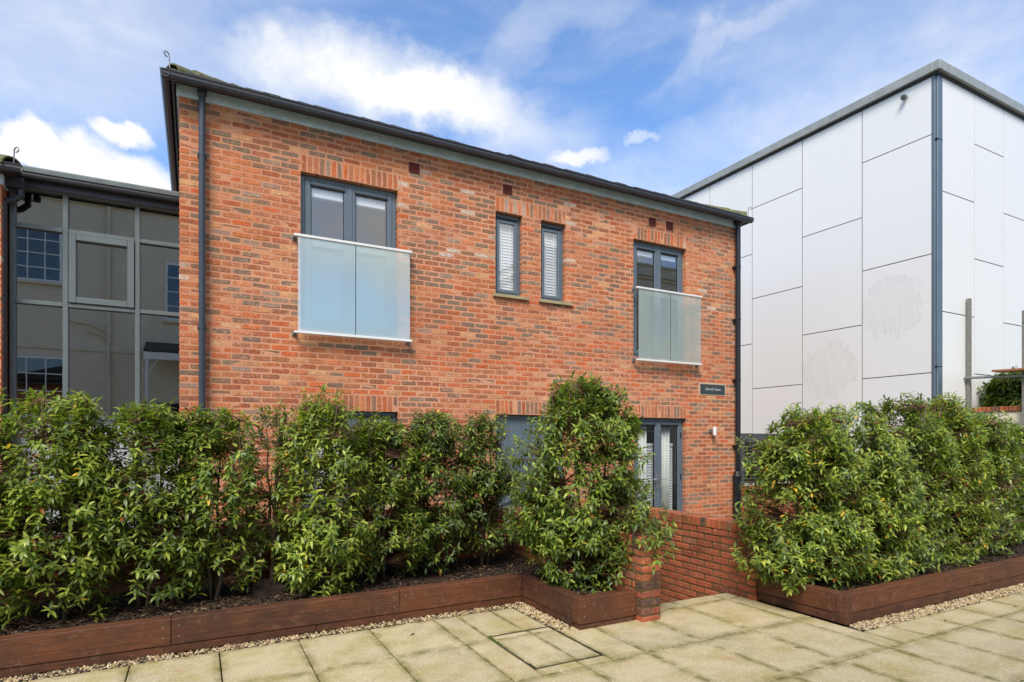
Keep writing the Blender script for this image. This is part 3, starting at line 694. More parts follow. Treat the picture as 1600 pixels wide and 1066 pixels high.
# balconies
def juliet(x0, x1, z0, z1, label):
    y = D - .115
    m = MB(); m.box(x0, x1, y - .022, y + .022, z1 - .035, z1, .005); bal = m.build('balcony', 'rail', house); bal['label'] = label
    m = MB(); m.box(x0, x1, y - .022, y + .022, z0, z0 + .032, .005); m.build('bottom_rail', 'rail', bal)
    mid = (x0 + x1) / 2
    for q in ((x0 + .045, mid - .004), (mid + .004, x1 - .03)):
        g = MB(); g.box(*q, y - .006, y + .006, z0 + .028, z1 - .03, .001); g.build('glass_panel', 'frosted_glass', bal)
    m = MB(); m.box(mid - .0035, mid + .0035, y - .005, y + .005, z0 + .033, z1 - .036); m.build('joint_seal', 'rubber', bal)
    for x in (x0 + .02, x1 - .02):
        for z in (z0 + .014, z1 - .02):
            m = MB(); m.box(x - .016, x + .016, y + .02, D + .004, z - .014, z + .014, .003); m.box(x - .03, x + .03, D - .012, D + .002, z - .035, z + .035, .003); m.build('bracket', 'galv', bal)
juliet(1.10, 2.645, 2.965, 4.225, 'wide frosted glass balcony panels with pale rails'); juliet(6.615, 8.13, 2.965, 4.225, 'reflective teal glass balcony panels near the house corner')

# eaves and roof
YF = 7.88; XGL, XGR = XL - .075, XR + .02
m = MB()
xs = [XL - .03, .9, 2.75, 4.6, 6.4, 8.0, XR + .012]
for x0, x1 in zip(xs, xs[1:]):
    q = MB(); q.box(x0 + .001, x1 - .001, D - .028, D + .006, 5.665, 5.80, .003); q.build('frieze_board', 'lead', house)

for q0, q1 in ((XL - .028, XL + .004), (XR - .004, XR + .012)):
    m = MB(); m.box(q0, q1, D + .008, YB, 5.667, 5.799); m.build('frieze_board', 'lead', house)
m = MB(); m.box(XGL + .004, XGR - .004, YF, YB + .2, 5.80, 5.815); m.build('soffit', 'soffit', house)
m = MB(); m.box(XGL, XGR, YF - .018, YF, 5.735, 5.85, .002); m.box(XGL, XGL + .02, YF + .001, YB, 5.735, 5.85, .002); m.box(XGR - .02, XGR, YF + .001, YB, 5.735, 5.85, .002); m.build('fascia', 'gutter', house)
gp = [(0, .0), (-.012, -.05), (-.03, -.078), (-.062, -.088), (-.092, -.076), (-.104, -.045), (-.102, -.02), (-.112, -.008), (-.112, .003), (-.098, .003), (-.094, -.03), (-.082, -.062), (-.058, -.074), (-.034, -.064), (-.018, -.04), (-.008, .0)]
ZG = 5.808
m = MB(); m.prof([(YF - .0185 + a, ZG + b) for a, b in gp], 'x', XGL - .095, XGR + .095); gt = m.build('gutter', 'gutter', house); fixn(gt.data)
m = MB(); m.prof([(XGL - .0005 + a, ZG + b) for a, b in gp], 'y', YF - .125, YB); g2 = m.build('gutter', 'gutter', house); fixn(g2.data)
m = MB(); m.prof([(XGR + .0005 - a, ZG + b) for a, b in gp], 'y', YF - .125, YB); g2 = m.build('gutter', 'gutter', house); fixn(g2.data)
x = .75
while x < XR:
    m = MB(); m.prof([(YF - .0185 + a * 1.06 - .001, ZG + b * 1.07) for a, b in gp], 'x', x - .035, x + .035); u = m.build('gutter_union', 'gutter', gt); fixn(u.data); x += 1.92
# roof planes: hipped, low pitch, with slates along the eaves
pit = math.tan(R(24)); run = (YB - YF) / 2
roof = MB(); ex0, ex1, ey0, ey1 = XGL - .03, XGR + .03, YF - .045, YB + .2; zr = 5.836
rn = (ey1 - ey0) / 2
roof.add([(ex0, ey0, zr), (ex1, ey0, zr), (ex1, ey1, zr), (ex0, ey1, zr), (ex0 + rn, ey0 + rn, zr + rn * pit), (ex1 - rn, ey0 + rn, zr + rn * pit)], [(0, 1, 5, 4), (1, 2, 5), (2, 3, 4, 5), (3, 0, 4), (3, 2, 1, 0)])
roof = roof.build('roof', 'slate', house)
m = MB()
for r_ in range(5):
    y0 = ey0 - .012 + r_ * .19; z0 = zr + (y0 - ey0) * pit + .012
    x = ex0 + (y0 - ey0) + .02 + (r_ % 2) * .1
    while x < ex1 - (y0 - ey0) - .2:
        wv = .196; th = random.uniform(.008, .02); j = random.uniform(-.008, .008); lf = random.uniform(0, .012)
        m.add([(x, y0 + j, z0 + lf), (x + wv, y0 + j, z0 + random.uniform(0, .006)), (x + wv, y0 + .3, z0 + .3 * pit - .006), (x, y0 + .3, z0 + .3 * pit - .006),
               (x, y0 + j, z0 + lf + th), (x + wv, y0 + j, z0 + th), (x + wv, y0 + .3, z0 + .3 * pit + .002), (x, y0 + .3, z0 + .3 * pit + .002)],
              [(3, 2, 1, 0), (4, 5, 6, 7), (0, 1, 5, 4), (1, 2, 6, 5), (2, 3, 7, 6), (3, 0, 4, 7)]); x += .2
m.build('roof_slates', 'slate', roof, kind='stuff')
def hip(x, sx, parent, y=ey0, z=zr, n=9):
    for k in range(n):
        a0, a1 = k * .30, k * .30 + .34
        m = MB(); N = 9; vs = []
        for t, rr in ((a0, .115), (a1, .10)):
            cx, cy, cz = x + sx * t * .707, y + t * .707, z + t * .707 * pit - .02
            for rad in (rr, rr - .016):
                for i in range(N):
                    an = math.pi * i / (N - 1); vs.append((cx + math.cos(an) * rad * .707 * (-sx), cy + math.cos(an) * rad * .707, cz + math.sin(an) * rad * .98 + .006 * (k % 2)))
        fs = []
        for i in range(N - 1):
            fs += [(i, i + 1, 2 * N + i + 1, 2 * N + i), (N + i, 3 * N + i, 3 * N + i + 1, N + i + 1), (i, N + i, N + i + 1, i + 1), (2 * N + i, 2 * N + i + 1, 3 * N + i + 1, 3 * N + i)]
        m.add(vs, fs); o = m.build('hip_tile', 'mossy_tile', parent); fixn(o.data)
    # iron hook that stops the lowest hip tile
    m = MB(); bx, by, bz = x - sx * .005 + sx * .02, y + .01, z
    pts = [(bx + sx * .25, by + .25, bz + .12), (bx, by - .0, bz + .0), (bx - sx * .03, by - .03, bz + .02), (bx - sx * .035, by - .035, bz + .15)]
    pts += [(bx - sx * (.035 + .025 * (1 - math.cos(q))), by - .035 - .02 * (1 - math.cos(q)), bz + .16 + .028 * math.sin(q)) for q in (0, .8, 1.6, 2.4, 3.2, 4.2, 5.0)]
    m.tube(pts, .007, 6); m.build('hip_iron', 'galv', parent)
hip(ex0 + .03, 1, roof); hip(ex1 - .03, -1, roof)
# downpipes
def downpipe(x, y, ztop, zbot, r, parent, m='downpipe', yg=YF - .07):
    q = MB(); q.tube([(x, yg, ZG - .07), (x, yg, ZG - .11), (x, yg + .02, ZG - .15), (x, y, ZG - .3), (x, y, ZG - .36), (x, y, zbot)] if yg is not None else [(x, y, ztop), (x, y, zbot)], r, 14)
    o = q.build('downpipe', m, parent, smooth=True)
    return o
# pipe 1: straight square-shouldered pipe dropped from the gutter outlet in front of the frieze
def pipe_straight(x, y, ztop, zbot, r, mname, brk):
    q = MB(); q.tube([(x, y, ztop), (x, y, zbot)], r, 16); o = q.build('downpipe', mname, house, smooth=False)
    q = MB(); q.tube([(x, y, ztop + .012), (x, y, ztop - .05), (x, y, ztop - .09)], [r * 1.5, r * 1.45, r * 1.02], 16); q.build('outlet', mname, o)
    for z in brk:
        q = MB(); q.tube([(x, y, z - .018), (x, y, z + .018)], r * 1.12, 16); q.box(x - r * 1.35, x + r * 1.35, y + r * .2, D + .003, z - .018, z + .018, .002); q.build('pipe_clip', mname, o)
    return o
pipe_straight(.072, D - .075, 5.77, -.5, .036, 'downpipe', (5.0, 2.95, 1.2))
o = pipe_straight(9.10, D - .085, 5.77, -.5, .048, 'black_pipe', (4.9, 3.9, 2.75, 1.5))
m = MB(); m.tube([(9.07, D - .09, 1.02), (9.07, D - .09, .93), (9.07, D - .09, .88), (9.07, D - .09, -.36)], [.052, .085, .078, .078], 16); m.build('soil_pipe_collar', 'black_pipe', o)

# name plate
sg = thing('name_plate', 'dark glass name plate in a pale mortar border high beside the corner downpipe', 'sign', (8.52, D, 2.55))
m = MB(); m.box(8.165, 8.87, D - .004, D + .004, 2.44, 2.67, .002); m.build('border', 'stone_border', sg)
m = MB(); m.box(8.205, 8.83, D - .014, D - .0045, 2.467, 2.645, .002); m.build('plate', 'sign_face', sg)
cu = bpy.data.curves.new('lettering', 'FONT'); cu.body = 'Garrick Court'; cu.size = .066; cu.align_x = 'CENTER'; cu.align_y = 'CENTER'; cu.extrude = .001
to = bpy.data.objects.new('t', cu); C.objects.link(to); bpy.context.view_layer.update()
dg = bpy.context.evaluated_depsgraph_get(); me = bpy.data.meshes.new_from_object(to.evaluated_get(dg)); C.objects.unlink(to)
me.materials.clear(); me.materials.append(M['sign_text'])
tx = link('lettering', me, sg, (8.5175, D - .0155, 2.556)); tx.rotation_euler = (R(90), 0, 0)
# wall light
wlz = thing('wall_light', 'small steel cylinder wall light beside the ground floor french doors', 'light', (8.45, D, 1.79))
m = MB(); m.tube([(8.47, D - .10, 1.70), (8.47, D - .10, 1.86)], .034, 18); m.build('tube_body', 'rail', wlz)
m = MB(); m.box(8.45, 8.49, D - .075, D - .02, 1.76, 1.80, .004); m.tube([(8.47, D + .002, 1.78), (8.47, D - .025, 1.78)], .04, 16); m.build('wall_bracket', 'galv', wlz)

# ------------------------------------------------------------------ garden walls
def skin(parent, origin, rz, L, z0, nc, depth, nsep, pal=PALG, mat='garden_brick', off0=0.):
    put_bricks(lay_bricks(L, z0, nc, [], off0=off0), origin, rz, depth, mat, pal, parent, nsep, lambda b, x, y: math.hypot(x, y), nvar=24)
def end_skin(parent, x0, y0, wd, z0, nc, nsep):
    bl = []
    for i in range(nc):
        zc = z0 + (i + .5) * .075
        bl += [(wd / 2, zc, wd - .002, .065)] if i % 2 else [(wd * .25, zc, wd / 2 - .007, .065), (wd * .75, zc, wd / 2 - .007, .065)]
    put_bricks(bl, (x0, y0), 0, .1, 'garden_brick', PALG, parent, nsep, lambda b, x, y: 0, nvar=12)
def coping(parent, x0, x1, y0, y1, z, ax, obj=True):
    L = (x1 - x0) if ax == 'x' else (y1 - y0); n = round(L / .075); p = L / n; mb = MB()
    for k in range(n):
        col = pick(PALG); h = p / 2 - .005; j = random.uniform(-.002, .002)
        w2 = ((y1 - y0) if ax == 'x' else (x1 - x0)) / 2 + .004
        if ax == 'x': cx, cy, dx, dy = x0 + (k + .5) * p, (y0 + y1) / 2 + j, h, w2
        else: cx, cy, dx, dy = (x0 + x1) / 2 + j, y0 + (k + .5) * p, w2, h
        m = MB() if obj else mb
        if obj: m.box(-dx, dx, -dy, dy, 0, .1, .005, col); m.build('coping_brick', 'coping_brick', parent, loc=(cx, cy, z + random.uniform(-.001, .002)))
        else: m.box(cx - dx, cx + dx, cy - dy, cy + dy, z, z + .1, .005, col)
    if not obj: mb.build('coping', 'coping_brick', parent, kind='stuff')
    m = MB(); m.box(x0 + .008, x1 - .008, y0 + .008, y1 - .008, z - .012, z + .093); m.build('coping_mortar', 'garden_mortar', parent)
ZC = .652
# tall wall on the right of the path: x 4.98-5.195, y 4.13-6.5
gw = thing('garden_wall', 'red brick wall with mossy coping on the planter side of the sunken path', 'wall', (5.09, 5.2, -.6))
m = MB(); m.box(4.986, 5.189, 4.136, 6.72, -.6, ZC - .002); wb = m.build('wall', 'garden_mortar', gw)
Z1 = ZC - .075 * 16
skin(wb, (4.98, 6.72), R(-90), 6.72 - 4.234, Z1, 16, .095, 300)
end_skin(wb, 4.98, 4.13, .215, Z1, 16, 40)
m = MB(); coping(gw, 4.98, 5.195, 4.13, 6.72, ZC, 'y')
skin(wb, (5.195, 4.236), R(90), 2.48, Z1 + .075 * 10, 6, .095, 0)
# low pier wall and retaining wall behind the long hedge
rw = thing('garden_wall', 'red brick retaining wall behind the long hedge ending in a narrow pier at the path', 'wall', (1, 6.6, -.6))
m = MB(); m.box(3.496, 3.699, 4.096, 6.50, -.6, ZC - .002); m.box(-6.2, 3.70, 6.506, 6.709, -.6, ZC - .004); wb = m.build('wall', 'garden_mortar', rw)
end_skin(wb, 3.49, 4.09, .215, Z1, 16, 40)
skin(wb, (3.705, 4.196), R(90), 2.29, Z1, 16, .095, 0); skin(wb, (3.49, 6.49), R(-90), 2.29, Z1 + .75, 6, .095, 60)
skin(wb, (-6.2, 6.50), 0, 9.68, Z1 + .75, 6, .095, 200); skin(wb, (3.705, 6.715), R(180), 9.9, Z1, 16, .095, 0)
coping(rw, 3.49, 3.705, 4.09, 6.495, ZC, 'y'); coping(rw, -6.2, 3.705, 6.50, 6.715, ZC, 'x')
# side wall with louvred screen between the house and the white building
sw = thing('side_wall', 'low brick side wall carrying a dark louvred screen between house and white building', 'wall', (11, 8.5, -.6))
m = MB(); m.box(9.20, 13.1, 8.406, 8.60, -.6, .58); wb = m.build('wall', 'garden_mortar', sw)
skin(wb, (9.20, 8.40), 0, 3.9, .58 - .075 * 14, 14, .095, 60); coping(sw, 9.20, 13.1, 8.40, 8.615, .58, 'x', True)
m = MB(); m.box(9.85, 13.08, 8.42, 8.60, .682, .72, .004); sc_ = m.build('screen_sill', 'white_paint', sw)
m = MB(); m.box(9.62, 9.86, 8.43, 8.56, .68, 1.745, .006); m.build('screen_post', 'louvre', sw)
m = MB(); m.box(9.862, 13.08, 8.43, 8.54, 1.56, 1.745, .005); m.build('screen_top', 'louvre', sw)
z = .74
while z < 1.54:
    m = MB(); m.prof([(-.05, -.028), (-.046, -.034), (.05, .022), (.046, .03)], 'x', -1.61, 1.61); o = m.build('louvre_blade', 'louvre', sw, loc=(11.47, 8.49, z + .03)); fixn(o.data); z += .072
m = MB(); m.box(9.862, 13.08, 8.575, 8.60, .73, 1.56); m.build('screen_back', 'louvre', sw)

# ------------------------------------------------------------------ white clad building
WX, WY = 13.2, 6.54; ZTW = 1.62 + 7.42
wb_ = thing('white_building', 'tall building clad in white panels with grey corner trim and metal coping', 'building', (18, 14, -.6))
m = MB(); m.box(WX + .016, WX + 14, WY + .016, WY + 22, -.6, ZTW - .02); m.build('carcass', 'dark_void', wb_)
def panel(ax, u0, u1, z0, z1, mat='cladding'):
    g = .009; m = MB(); uc, zc = (u0 + u1) / 2, (z0 + z1) / 2; hu, hz = (u1 - u0) / 2 - g, (z1 - z0) / 2 - g
    if ax == 'x': m.box(0, .012, -hu, hu, -hz, hz, .001); loc = (WX, uc, zc)
    else: m.box(-hu, hu, 0, .012, -hz, hz, .001); loc = (uc, WY, zc)
    o = m.build('cladding_panel', mat, wb_, loc=loc)
    o.rotation_euler = (0, 0, random.gauss(0, .0008)) if ax == 'x' else (0, 0, random.gauss(0, .0008))
ys = [WY + .09] + [8.06 + 1.49 * k for k in range(14)]
for i in range(len(ys) - 1):
    zj = [1.62 + q for q in ((6.2, 3.775, 1.36, -1.06) if i % 2 == 0 else (4.98, 2.57, .16, -2.2))]
    edges = [ZTW] + zj
    for k in range(len(edges) - 1):
        z1, z0 = edges[k], max(edges[k + 1], .3)
        if z1 > .4: panel('x', ys[i], ys[i + 1], z0, z1, 'cladding_stained' if (i, k) in ((0, 2), (1, 2)) else 'cladding')
xs = [WX + .20, 14.68] + [14.68 + 1.27 * k for k in range(1, 11)]
for i in range(len(xs) - 1):
    zj = [1.62 + q for q in ((5.06, 2.61, .16, -2.2) if i % 2 == 0 else (6.31, 3.86, 1.4, -1.05))]
    edges = [ZTW] + zj
    for k in range(len(edges) - 1):
        z1, z0 = edges[k], max(edges[k + 1], .3)
        if z1 > .4: panel('y', xs[i], xs[i + 1], z0, z1)
m = MB(); m.box(WX - .01, WX + .05, WY + .035, WY + .085, .3, ZTW - .03, .004); m.box(WX + .045, WX + .20, WY - .01, WY + .04, .3, ZTW - .03, .004); m.prof([(WX + .0, WY + .04), (WX + .045, WY - .0), (WX + .1, WY + .05)], 'z', .3, ZTW - .03)
m.build('corner_trim', 'corner_metal', wb_)
for z in (3.1, 7.7):
    m = MB(); m.box(WX - .013, WX + .203, WY - .013, WY + .03, z - .006, z + .006); m.build('trim_joint', 'dark_void', wb_)
m = MB(); m.box(WX - .10, WX + 14.1, WY - .10, WY + .02, ZTW + .0, ZTW + .19, .008); m.box(WX - .10, WX + .02, WY + .021, WY + 22, ZTW + .0, ZTW + .19, .008); m.box(WX + .019, WX + 14.1, WY + .019, WY + 22, ZTW - .015, ZTW + .15); m.build('roof_coping', 'coping_metal', wb_)
m = MB(); m.box(WX - .03, WX + .04, WY - .03, WY + 22, ZTW - .05, ZTW - .001); m.box(WX + .041, WX + 14, WY - .03, WY + .04, ZTW - .05, ZTW - .001); m.build('shadow_gap', 'soffit', wb_)
m = MB(); m.tube([(WX + .01, 7.12, ZTW - .22), (WX - .05, 7.12, ZTW - .22)], .035, 12); m.tube([(WX - .05, 7.12, ZTW - .22), (WX - .12, 7.12, ZTW - .26)], [.05, .055], 14); m.build('camera_bracket', 'galv', wb_)

# ------------------------------------------------------------------ glazed link
LY = 9.0
lk = thing('glazed_link', 'tall grey framed glazed link between two brick houses reflecting a cream house', 'glazed wall', (-1.1, LY, -.5))
def lz(z): return z + 1.62
m = MB(); fr = [(-1.93, -1.88), (-1.425, -1.37), (-.678, -.625), (-.165, -.11)]
for i, (a, b) in enumerate(fr):
    q = MB(); q.box(a, b, LY - .045, LY + .08, -.4, lz(2.98), .004); q.build('mullion', 'link_frame', lk)
for z in (lz(2.55), lz(1.645), lz(.27), -.36):
    for i in range(3):
        q = MB(); q.box(fr[i][1] + .001, fr[i + 1][0] - .001, LY - .04, LY + .075, z - .025, z + .025, .004); q.build('transom', 'link_frame', lk)
for i in range(3):
    zs = [-.36, lz(.27), lz(1.645), lz(2.55), lz(2.97)]
    for k in range(4):
        a, b = fr[i][1] + .002, fr[i + 1][0] - .002
        if k == 0:
            q = MB(); q.box(a, b, LY + .01, LY + .04, zs[0] + .026, zs[1] - .026); q.build('infill_panel', 'grey_panel', lk); continue
        if i == 1 and k == 2:
            q = MB(); ring(q, a + .004, b - .004, LY - .062, LY + .04, zs[k] + .03, zs[k + 1] - .03, .075, .075, .006); s = q.build('opening_sash', 'link_frame', lk)
            glass('pane', a + .08, b - .08, zs[k] + .106, zs[k + 1] - .106, LY + .0, s, 'solar_glass'); continue
        glass('pane', a, b, zs[k] + .026, zs[k + 1] - .026, LY + random.uniform(.006, .012), lk, 'solar_glass')
m = MB(); m.add([(-1.9, LY + .12, -.4), (-.1, LY + .12, -.4), (-.1, LY + 2.5, -.4), (-1.9, LY + 2.5, -.4), (-1.9, LY + .12, 4.7), (-.1, LY + .12, 4.7), (-.1, LY + 2.5, 4.7), (-1.9, LY + 2.5, 4.7)], [(0, 1, 2, 3), (4, 7, 6, 5), (3, 2, 6, 7), (0, 3, 7, 4), (1, 5, 6, 2)]); m.build('interior', 'room', lk)
m = MB(); m.box(-1.95, -.172, LY - .07, LY + .1, lz(2.98), lz(3.06), .004); m.build('head', 'link_frame', lk)
m = MB(); m.box(-1.95, -.172, LY - .10, LY - .072, lz(2.99), lz(3.13), .003); m.build('fascia', 'gutter', lk)
m = MB(); m.prof([(LY - .102 + a * .95, lz(3.14) + b * .8) for a, b in gp], 'x', -2.02, -.175); o = m.build('gutter', 'gutter', lk); fixn(o.data)
m = MB(); m.box(-2.03, -.172, LY - .13, LY + 3, lz(3.145), lz(3.235), .02); m.build('roof_edge', 'lead_roof', lk)
m = MB(); m.box(-1.99, -1.76, LY - .22, LY - .105, lz(2.93), lz(3.05), .006); m.build('hopper', 'gutter', lk)
m = MB(); m.tube([(-1.80, LY - .15, lz(2.94)), (-1.80, LY - .15, lz(2.86)), (-1.86, LY - .15, lz(2.80)), (-1.95, LY - .15, lz(2.76)), (-1.965, LY - .15, lz(2.70)), (-1.965, LY - .15, -.4)], .036, 12); m.build('downpipe', 'downpipe', lk)

# left neighbour: mirror image of the house, only its return and eave corner show
nb = thing('brick_house', 'neighbouring brick house whose return meets the glazed link', 'house', (-5, 10, -.55))
NX, NY, NZ = -1.955, 8.75, 4.55
m = MB(); m.box(NX - 7, NX - .006, NY + .003, YB, Z0, NZ + .06); wb = m.build('wall', 'mortar', nb)
put_bricks(lay_bricks(.30, NZ - 68 * .075, 68, []), (NX, NY + .102), R(90), .1, 'brick', PAL, wb, 0, lambda b, x, y: 0, nvar=20, stuffname='side_brickwork')
put_bricks(lay_bricks(2.5, NZ - 68 * .075, 68, [], off0=.06), (NX - 2.5, NY), 0, .1, 'brick', PAL, wb, 100, lambda b, x, y: (0 if b[1] > 1.8 else 50) - x, nvar=20)
m = MB(); m.box(NX - 7, NX + .02, NY - .03, NY + .2, NZ - .01, NZ + .10, .003); m.build('frieze_board', 'lead', nb)
m = MB(); m.box(NX - 7, NX + .13, NY - .16, YB, NZ + .10, NZ + .16, .003); m.build('soffit', 'soffit', nb)
m = MB(); m.prof([(NY - .16 + a * .9, NZ + .165 + b) for a, b in gp], 'x', NX - 7, NX + .22); o = m.build('gutter', 'gutter', nb); fixn(o.data)
nr = MB(); q0, q1, y0, y1, z0 = NX - 7, NX + .16, NY - .2, YB, NZ + .165
nr.add([(q0, y0, z0), (q1, y0, z0), (q1, y1, z0), (q0, y1, z0), (q0 + 2.6, (y0 + y1) / 2, z0 + 1.1), (q1 - 2.6, (y0 + y1) / 2, z0 + 1.1)], [(0, 1, 5, 4), (1, 2, 5), (2, 3, 4, 5), (3, 0, 4), (3, 2, 1, 0)]); nr = nr.build('roof', 'slate', nb)
hip(q1 - .02, -1, nr, y0, z0, 6)

# ------------------------------------------------------------------ cream houses across the terrace (seen in the glass)
def cream(x0, x1, y, ztop, label, wins, pipe=None, porch=None):
    t = thing('rendered_house', label, 'house', ((x0 + x1) / 2, y - 4, -.05))
    m = MB(); m.box(x0, x1, y - 8, y, -.6, ztop); w_ = m.build('wall', 'render_cream', t)
    m = MB(); m.box(x0 - .15, x1 + .15, y - 8.1, y + .22, ztop - .55, ztop - .40, .03); m.box(x0 - .1, x1 + .1, y - 8.1, y + .13, ztop - .68, ztop - .551, .03); m.box(x0 - .08, x1 + .08, y - 8.1, y + .08, ztop + .001, ztop + .1, .02); m.build('cornice', 'render_cream', t)
    m = MB(); m.box(x0 - .02, x1 + .02, y - 8.05, y + .05, 4.55, 4.75, .02); m.build('string_course', 'render_cream', t)
    for cx, cz, ww, wh in wins:
        m = MB(); ring(m, cx - ww / 2, cx + ww / 2, y + .004, y + .05, cz - wh / 2, cz + wh / 2, .07, .07, .004)
        for f in (1 / 3, 2 / 3): m.box(cx - ww / 2 + ww * f - .015, cx - ww / 2 + ww * f + .015, y + .006, y + .04, cz - wh / 2 + .07, cz + wh / 2 - .07)
        for f in (.25, .5, .75): m.box(cx - ww / 2 + .07, cx + ww / 2 - .07, y + .007, y + (.048 if f == .5 else .038), cz - wh / 2 + wh * f - .016, cz - wh / 2 + wh * f + .016)
        f_ = m.build('sash_window', 'white_paint', t); glass('pane', cx - ww / 2 + .05, cx + ww / 2 - .05, cz - wh / 2 + .05, cz + wh / 2 - .05, y + .002, f_, 'old_glass', .016)
        m = MB(); m.box(cx - ww / 2 - .1, cx + ww / 2 + .1, y - .01, y + .12, cz - wh / 2 - .1, cz - wh / 2 - .003, .01); m.build('sill', 'render_cream', f_)
    if pipe:
        m = MB(); m.tube([(pipe, y + .09, ztop - .5), (pipe, y + .09, 0)], .055, 12); m.tube([(pipe, y + .09, 5.2), (pipe - .5, y + .09, 5.45), (pipe - 1.1, y + .09, 5.5)], .035, 8); m.tube([(pipe, y + .09, 5.0), (pipe - .6, y + .09, 5.25)], .03, 8); m.build('drainpipe', 'render_cream', t)
    if porch:
        p0, p1 = porch
        m = MB(); m.prof([(y, 5.0), (y + 1.3, 4.55), (y + 1.3, 4.5), (y, 4.9)], 'x', p0, p1); v = m.build('veranda_roof', 'cast_iron', t); fixn(v.data)
        m = MB(); m.box(p0, p1, y + 1.22, y + 1.30, 4.25, 4.49, .01); m.build('veranda_fascia', 'white_paint', v)
        for x in (p0 + .1, (p0 + p1) / 2, p1 - .1):
            m = MB(); m.tube([(x, y + 1.25, 4.26), (x, y + 1.25, 0)], .045, 10)
            for s in (-1, 1): m.tube([(x, y + 1.25, 3.7), (x + s * .12, y + 1.25, 3.95), (x + s * .32, y + 1.25, 4.22)], .02, 6)
            m.build('veranda_column', 'white_paint', v)
        m = MB(); m.box(p0 + .3, p0 + 1.5, y + .005, y + .03, 0, 2.9); m.box(p1 - 1.5, p1 - .3, y + .005, y + .03, 0, 2.9); m.build('veranda_door', 'cast_iron', t)
cream(-13, 2.0, -6, 10.1, 'cream rendered house with veranda and drainpipe seen only as a reflection in the glazed link', [(-4.5, 7.6, 1.35, 1.75), (-.25, 6.8, 1.35, 2.0), (-8, 7.6, 1.35, 1.75), (-4.5, 3.2, 1.5, 2.2), (-8, 3.2, 1.5, 2.2)], -2.55, (-1.5, 1.9))
cream(13.5, 30, -6, 10.0, 'cream rendered house with cornice seen only as a reflection in the corner balcony glass', [(16.2, 7.5, 1.9, 2.0), (19.9, 7.5, 1.9, 2.0), (23.5, 7.5, 1.9, 2.0), (16.2, 2.6, 1.6, 2.4), (19.9, 2.6, 1.6, 2.4), (23.5, 2.6, 1.6, 2.4)], 21.8)

# ------------------------------------------------------------------ cream wall, posts and scaffold pole at the far right
cw = thing('cream_wall', 'cream rendered wall with brick coping in front of the white building', 'wall', (14.5, 5, -.6))
m = MB(); m.box(14.42, 14.62, 2.0, 6.5, -.6, 2.19); m.build('wall', 'render_cream', cw); coping(cw, 14.39, 14.65, 2.0, 6.5, 2.19, 'y', True)
for y, z, lab in ((6.52, 4.58, 'tall weathered post standing in front of the white cladding'), (5.57, 4.15, 'shorter weathered post beyond the end of the scaffold boards')):
    p = MB(); p.box(-.047, .047, -.03, .03, 0, z + .6, .004); o = p.build('post', 'old_post', loc=(14.34, y - .03, -.6)); tag(o, lab, 'post')
    b = MB(); b.tube([(14.285, y - .03, z - .22), (14.30, y - .03, z - .22)], .02, 8); b2 = b.build('bolt', 'galv'); b2.parent = o; b2.matrix_parent_inverse = Matrix.Translation(o.location).inverted()
m = MB(); m.tube([(14.25, 6.97, 2.93), (14.25, 3.6, 2.78)], .026, 12); o = m.build('scaffold_pole', 'galv'); tag(o, 'horizontal galvanised scaffold pole fixed across the weathered posts', 'pole')
m = MB(); m.box(14.12, 14.42, 3.7, 6.1, 2.935, 2.975, .003); o = m.build('scaffold_board', 'rough_timber'); o.rotation_euler = (R(1.9), 0, 0); o.location = (0, 0, -.155); tag(o, 'rough orange brown scaffold board resting on the galvanised pole', 'board')

# ------------------------------------------------------------------ shrubs
LEAFCOL = {'mid': (112, 130, 52), 'dark': (74, 92, 44), 'bright': (140, 154, 60), 'lime': (172, 178, 78), 'blue': (104, 122, 80), 'yellow': (214, 168, 48), 'rust': (150, 84, 40)}
def leaf_template(seed):
    r = random.Random(seed); st = (0, .12, .32, .58, .82, 1); wd = (.02, .5, .95, 1, .55, 0)
    droop = r.uniform(.2, .55); fold = r.uniform(.18, .5); w = r.uniform(.14, .18); tw = r.uniform(-.25, .25)
    mid = [(x, 0, -droop * x * x) for x in st]; vs = list(mid); fs = []
    L = []; Rr = []
    for i in range(0, 5):
        h = wd[i] * w; wob = r.uniform(-.008, .008)
        L.append(len(vs)); vs.append((st[i], h, mid[i][2] + h * fold + wob + tw * h * st[i])); Rr.append(len(vs)); vs.append((st[i], -h, mid[i][2] + h * fold - wob - tw * h * st[i]))
    for i in range(4): fs += [(i, i + 1, L[i + 1], L[i]), (i, Rr[i], Rr[i + 1], i + 1)]
    fs += [(4, 5, L[4]), (4, Rr[4], 5)]
    return np.array(vs), fs
TPL = [leaf_template(100 + k) for k in range(10)]
LKEYS = list(LEAFCOL)
_lm = {}
def leaf_mesh(t, ck):
    if (t, ck) not in _lm:
        m = MB(); m.add([tuple(v) for v in TPL[t][0]], TPL[t][1], s2l(LEAFCOL[ck])); me = m.mesh('leaf', 'leaf'); me.polygons.foreach_set('use_smooth', [True] * len(me.polygons)); _lm[t, ck] = me
    return _lm[t, ck]
CAMP = np.array((0, 0, CAM_H))
def unit(v): return v / (np.linalg.norm(v) + 1e-9)
